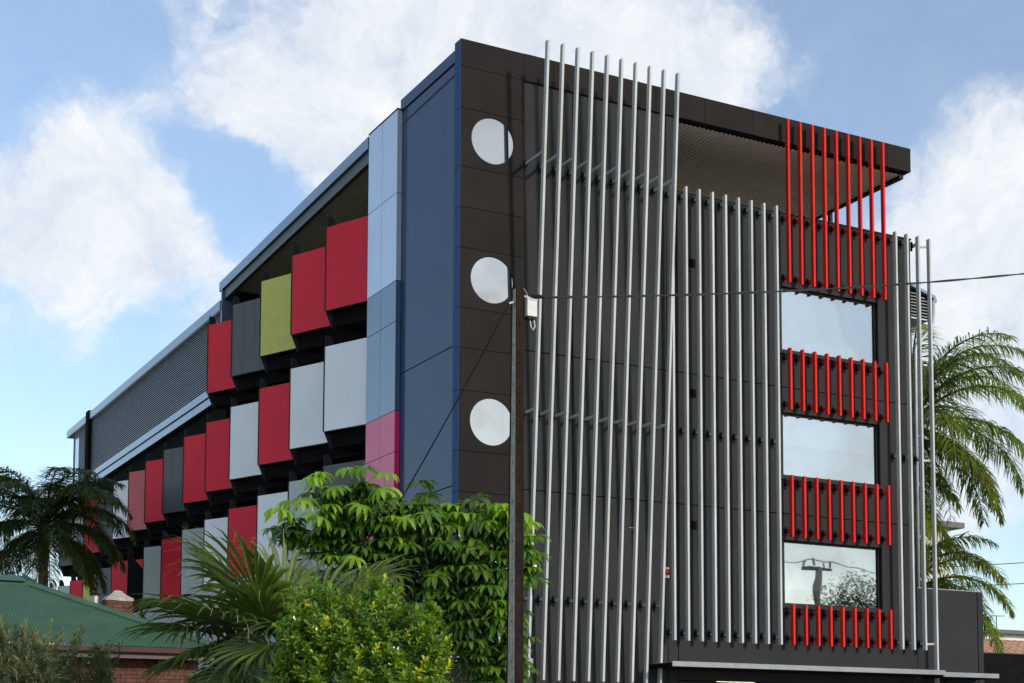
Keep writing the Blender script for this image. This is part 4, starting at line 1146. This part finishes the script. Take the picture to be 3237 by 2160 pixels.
for (x, y, z, dx, dz) in ((-12.02, -18.25, 2.36, 0.03, 0.26), (-12.0, -18.25, 2.38, 0.09, 0.13), (-12.18, -18.2, 2.42, 0.01, 0.2), (-12.14, -18.2, 2.40, -0.05, 0.17), (-12.03, -18.24, 2.4, -0.07, 0.12)):
    a = Vector((x, y, z)); b_ = a + Vector((dx, -dx*0.5, dz))
    ntw.tube([a, a.lerp(b_, 0.5) + Vector((0.01, 0, 0)), b_], [0.006, 0.005, 0.002], 5)
    ax = (b_-a).normalized()
    for k in range(60):
        f = rg.uniform(0.15, 1.02); q = a.lerp(b_, f); per = Matrix.Rotation(rg.uniform(0, 6.28), 3, ax) @ ax.orthogonal().normalized()
        d = (ax*0.9 + per).normalized(); flat_strip(nn_, [q, q + d*0.015, q + d*0.03], [0.0028, 0.003, 0.001], d.cross(ax).normalized())
obj('foliage', nd_, 'needle', NS, kind='stuff'); obj('new_tips', nn_, 'needle_new', NS, kind='stuff'); obj('twigs', ntw, 'bark', NS, kind='stuff')

# ------------------------------------------------------------------ thin twiggy shrubs in front of the brick wall
def twiggy(base, top, spread, n, label, seed, sc=1.0, m='leaf_twig'):
    rgn = random.Random(seed); base = Vector(base); top = Vector(top)
    t = thing('twiggy_shrub', (base.x, base.y, 0), label, 'shrub')
    tw = MB(); lf = MB()
    obj('stem', MB().tube([(base.x, base.y, 0), base], [0.03, 0.02], 6), 'bark', t)
    for i in range(n):
        a = base + Vector((rgn.uniform(-.1, .1), rgn.uniform(-.1, .1), rgn.uniform(-0.5, 0.1)))
        f = rgn.random()
        e = top + RGT*rgn.gauss(0, spread) + Vector((0, rgn.uniform(-.3, .3), -abs(rgn.gauss(0, 0.30))*(1 if i else 0)))
        md = a.lerp(e, 0.5) + RGT*rgn.uniform(-.1, .1) + UZ*0.05
        path = [a, md, e]; tw.tube(path, [0.008, 0.005, 0.002], 4)
        for k in range(130):
            s_ = rgn.uniform(0.2, 1.0); q = (a.lerp(md, s_*2) if s_ < .5 else md.lerp(e, s_*2-1))
            ax = (e-md).normalized(); d = (ax*0.6 + Vector((rgn.gauss(0, 1), rgn.gauss(0, 1), rgn.gauss(0, .7))).normalized()).normalized()
            q = q + d*rgn.uniform(0, 0.10)*sc*(1.2-s_)
            sd = d.cross(Vector((rgn.gauss(0, 1), rgn.gauss(0, 1), rgn.gauss(0, 1)))).normalized(); l_ = rgn.uniform(0.026, 0.05)*sc
            flat_strip(lf, [q, q + d*l_*0.5, q + d*l_], [0.002, 0.008*sc, 0.002], sd)
    obj('foliage', lf, m, t, kind='stuff'); obj('twigs', tw, 'bark', t, kind='stuff')
twiggy((-10.887, -12.576, 2.1), (-10.908, -12.564, 3.03), 0.22, 24, 'twiggy shrub with pale upright tip in front of the cottage gutter', 1)
twiggy((-10.6, -13.0, 2.1), (-10.67, -13.1, 2.80), 0.20, 22, 'twiggy shrub rising to the middle of the cottage brick wall', 2)
twiggy((-10.293, -12.566, 2.1), (-10.306, -12.559, 2.84), 0.10, 14, 'slender twiggy shrub nearest the fan palm', 3)
twiggy((-11.2, -12.8, 2.1), (-11.2, -12.8, 2.80), 0.25, 22, 'twiggy shrub just right of the needle shrub', 4)

# dense low growth that closes the bottom of the picture under the palm
def bushy(c, r, label, seed, m, n=900, ll=0.09):
    rgn = random.Random(seed); c = Vector(c)
    t = thing('dense_shrub', (c.x, c.y, 0), label, 'shrub'); lf = MB()
    obj('stem', MB().tube([(c.x, c.y, 0), (c.x, c.y, c.z)], [0.05, 0.02], 6), 'bark', t)
    for i in range(n):
        v = Vector((rgn.gauss(0, 1), rgn.gauss(0, 1), rgn.gauss(0, 1))).normalized()*rgn.uniform(0.5, 1.05)
        p = c + Vector((v.x*r[0], v.y*r[1], v.z*r[2]))
        for k in range(5):
            d = (v + Vector((rgn.gauss(0, 1), rgn.gauss(0, 1), rgn.gauss(0, 1)))*0.8 + UZ*0.3).normalized(); sd = d.cross(Vector((rgn.gauss(0, 1), rgn.gauss(0, 1), rgn.gauss(0, 1)))).normalized()
            l_ = ll*rgn.uniform(0.7, 1.3); flat_strip(lf, [p, p + d*l_*0.5, p + d*l_ - UZ*l_*0.15], [0.004, l_*0.16, 0.002], sd)
    obj('foliage', lf, m, t, kind='stuff')
bushy((-7.2, -11.6, 2.2), (1.2, 0.9, 0.9), 'dark shrub filling the gap behind the fan palm', 11, 'leaf_umbrella', 1100)
bushy((-9.0, -14.2, 1.75), (0.95, 0.6, 0.85), 'dark low shrub under the drooping fan leaves', 12, 'leaf_umbrella', 1500, 0.08)
bushy((-5.6, -9.6, 1.6), (1.3, 0.9, 1.1), 'dark shrub at the foot of the umbrella tree', 13, 'leaf_umbrella', 1100)

# spiky plant behind the chimney
SPK = thing('spiky_plant', (-3.4, 13.7, 0), 'spiky strap leaved plant to the right of the chimney', 'plant')
obj('stem', MB().tube([(-3.4, 13.7, 0), (-3.4, 13.7, 5.45)], [0.08, 0.06], 8), 'palm_trunk', SPK)
bl = MB(); rgn = random.Random(9)
for i in range(46):
    a = rgn.uniform(0, 6.28); e = R(rgn.uniform(-25, 85)); d = Vector((math.cos(a)*math.cos(e), math.sin(a)*math.cos(e), math.sin(e)))
    sd = d.cross(UZ).normalized(); q = Vector((-3.4, 13.7, 5.45)); l_ = rgn.uniform(0.4, 0.62)
    sm_ = MB(); flat_strip(sm_, [q, q + d*l_*0.5, q + d*l_ - UZ*0.06], [0.016, 0.02, 0.001], sd)
    obj('leaf', sm_, 'leaf_palm_dark', SPK)

# ------------------------------------------------------------------ far right background
CB = thing('cream_house', (34.8, 23, 0), 'cream rendered block with dark eave seen under the palm', 'house')
box('wall', 'cream_wall', CB, 30.0, 34.95, 22.2, 30, 0, 11.75)
box('roof', 'roof_slate', CB, 29.6, 35.5, 21.7, 30.5, 11.75, 12.0)
box('joint', 'mortar', CB, 30.0, 34.96, 22.185, 22.198, 10.55, 10.58)
WH = thing('white_house', (54, 36, 0), 'white house with grey roof edge at the right edge of the photo', 'house')
box('wall', 'white_wall', WH, 50.5, 66, 36.0, 46, 0, 8.5)
box('roof', 'roof_slate', WH, 49.9, 66.5, 35.5, 46.5, 8.5, 8.72)
an = obj('antenna', MB().tube([(52.4, 37, 8.7), (52.4, 37, 9.7)], 0.03, 5), 'cable', WH)
obj('crossbar', MB().bar((52.0, 37, 9.65), (52.8, 36.7, 9.65), 0.04, 0.04), 'cable', an)
TR = thing('tiled_house', (33, 14.5, 0), 'house with orange tiled roof low at the right edge of the photo', 'house')
box('wall', 'cream_wall', TR, 28.6, 44, 15.2, 24, 0, 4.9)
tl = MB()
rows = 9
for j in range(rows):
    y0, z0 = 14.2 + j*0.32, 4.95 + j*0.15
    tl = MB()
    n = 40
    for i in range(n*4+1):
        x = 27.6 + 16*i/(n*4); h = 0.025*abs(math.sin(math.pi*i/4))
        tl.v += [(x, y0, z0+h), (x, y0+0.36, z0+0.15+h)]
    for i in range(n*4): tl.f.append((2*i, 2*i+2, 2*i+3, 2*i+1))
    obj('tile_course', tl, 'terracotta', TR)
box('fascia', 'cream_wall', TR, 27.6, 43.6, 14.22, 14.26, 4.75, 4.93)
RS = thing('garden_shrub', (22.5, 4.5, 0), 'broad leaved green shrub poking up at the right edge of the photo', 'shrub')
obj('stem', MB().tube([(22.9, 4.2, 0), (22.9, 4.2, 4.4)], [0.05, 0.02], 6), 'bark', RS)
for i in range(60):
    a = rgn.uniform(0, 6.28); q = Vector((22.9 + rgn.gauss(0, .35), 4.2 + rgn.gauss(0, .3), 4.6 + rgn.gauss(0, .35))); e = R(rgn.uniform(-30, 50))
    d = Vector((math.cos(a)*math.cos(e), math.sin(a)*math.cos(e), math.sin(e))); mb = MB()
    flat_strip(mb, [q, q + d*0.2, q + d*0.42 - UZ*0.08], [0.02, 0.07, 0.004], d.cross(UZ).normalized()); obj('leaf', mb, 'leaf_umbrella_new_lit', RS)

# ------------------------------------------------------------------ across the street (seen only mirrored in the windows)
SP = thing('street_pole', (29.0, -24, 0), 'utility pole with crossarm mirrored in the lowest street window', 'pole')
obj('shaft', MB().tube([(29.0, -24, 0), (29.0, -24, 9.9)], [0.22, 0.16], 8), 'concrete', SP)
obj('crossarm', MB().bar((28.0, -23.6, 9.75), (30.1, -24.4, 9.9), 0.12, 0.14), 'rust_steel', SP)
for x, y, z in ((28.05, -23.62, 9.9), (28.6, -23.8, 10.0), (29.5, -24.2, 10.0), (30.05, -24.38, 10.1)):
    obj('insulator', MB().tube([(x, y, z-0.1), (x, y, z+0.15)], 0.05, 6), 'cement', SP)
cable('street_wire', (10, -19.5, 9.9), (30.05, -24.38, 10.25), 0.4, 0.02, 'wire mirrored left of the crossarm in the lowest window')
cable('street_wire', (30.05, -24.38, 10.25), (50, -30, 10.4), 0.4, 0.02, 'wire mirrored right of the crossarm in the lowest window')
ST = thing('street_tree', (32.4, -25.5, 0), 'dark tree mirrored in the right half of the lowest street window', 'tree')
obj('trunk', MB().tube([(32.4, -25.5, 0), (32.4, -25.5, 4.5), (32.5, -25.5, 8.0)], [0.25, 0.18, 0.06], 9), 'bark', ST)
lf = MB(); rgn = random.Random(31)
for i in range(7000):
    v = Vector((rgn.gauss(0, 1), rgn.gauss(0, 1), rgn.gauss(0, 1))).normalized()*rgn.uniform(0.3, 1.0)
    p = Vector((32.4, -25.5, 7.6)) + Vector((v.x*2.2*(1.15-0.4*v.z), v.y*2.0, v.z*2.3)) + Vector((rgn.gauss(0, .25), rgn.gauss(0, .25), rgn.gauss(0, .25)))
    d = Vector((rgn.gauss(0, 1), rgn.gauss(0, 1), rgn.gauss(0, 1))).normalized(); sd = d.orthogonal().normalized()
    flat_strip(lf, [p, p + d*0.06, p + d*0.13], [0.008, 0.028, 0.004], sd)
obj('crown', lf, 'leaf_street', ST, kind='stuff')
OH = thing('street_house', (34, -36, 0), 'house across the street mirrored along the foot of the lowest window', 'house')
box('wall', 'cream_wall', OH, 20, 52, -44, -35, 0, 7.6)
box('roof', 'roof_slate', OH, 19.4, 52.6, -44.6, -34.4, 7.6, 8.1)

# ------------------------------------------------------------------ bird in flight
BP = Vector((1.334, -5.112, 5.947)); BR = thing('small_bird', BP, 'small olive bird with yellow wing patch flying past the battens', 'bird')
ax = Vector((0.90, -0.43, 0.02)).normalized(); bp_ = []; br_ = []
for t, r_ in ((-0.058, 0.008), (-0.04, 0.014), (-0.015, 0.021), (0.012, 0.022), (0.034, 0.017), (0.046, 0.0145), (0.056, 0.0150), (0.066, 0.012), (0.072, 0.006)):
    bp_.append(BP + ax*t + UZ*(0.004 if t > 0.04 else 0)); br_.append(r_)
bd = obj('body', MB().tube(bp_, br_, 10), 'feather_olive', BR, smooth=True)
obj('beak', MB().tube([BP + ax*0.071 + UZ*0.004, BP + ax*0.098 - UZ*0.002], [0.004, 0.0008], 6), 'feather_dark', BR)
sdv = ax.cross(UZ).normalized()
obj('tail', MB().slab([BP - ax*0.05 - sdv*0.008, BP - ax*0.05 + sdv*0.008, BP - ax*0.125 + sdv*0.014, BP - ax*0.125 - sdv*0.014], 0.004), 'feather_dark', BR)
for sg in (-1, 1):
    q = BP + sdv*sg*0.019 + UZ*0.006
    w_ = obj('wing', MB().slab([q + ax*0.028 + UZ*0.006, q + ax*0.03 - UZ*0.012, q - ax*0.06 - UZ*0.004, q - ax*0.075 + UZ*0.002], 0.004), 'feather_olive', BR)
    q2 = q + sdv*sg*0.003
    obj('wing_patch', MB().slab([q2 - ax*0.01 + UZ*0.003, q2 - ax*0.005 - UZ*0.008, q2 - ax*0.05 - UZ*0.004, q2 - ax*0.05 + UZ*0.0], 0.003), 'feather_yellow', w_)
    e_ = BP + ax*0.06 + sdv*sg*0.0125 + UZ*0.008
    obj('eye', MB().tube([e_ - sdv*sg*0.002, e_ + sdv*sg*0.002], [0.003, 0.0015], 8), 'feather_dark', BR)
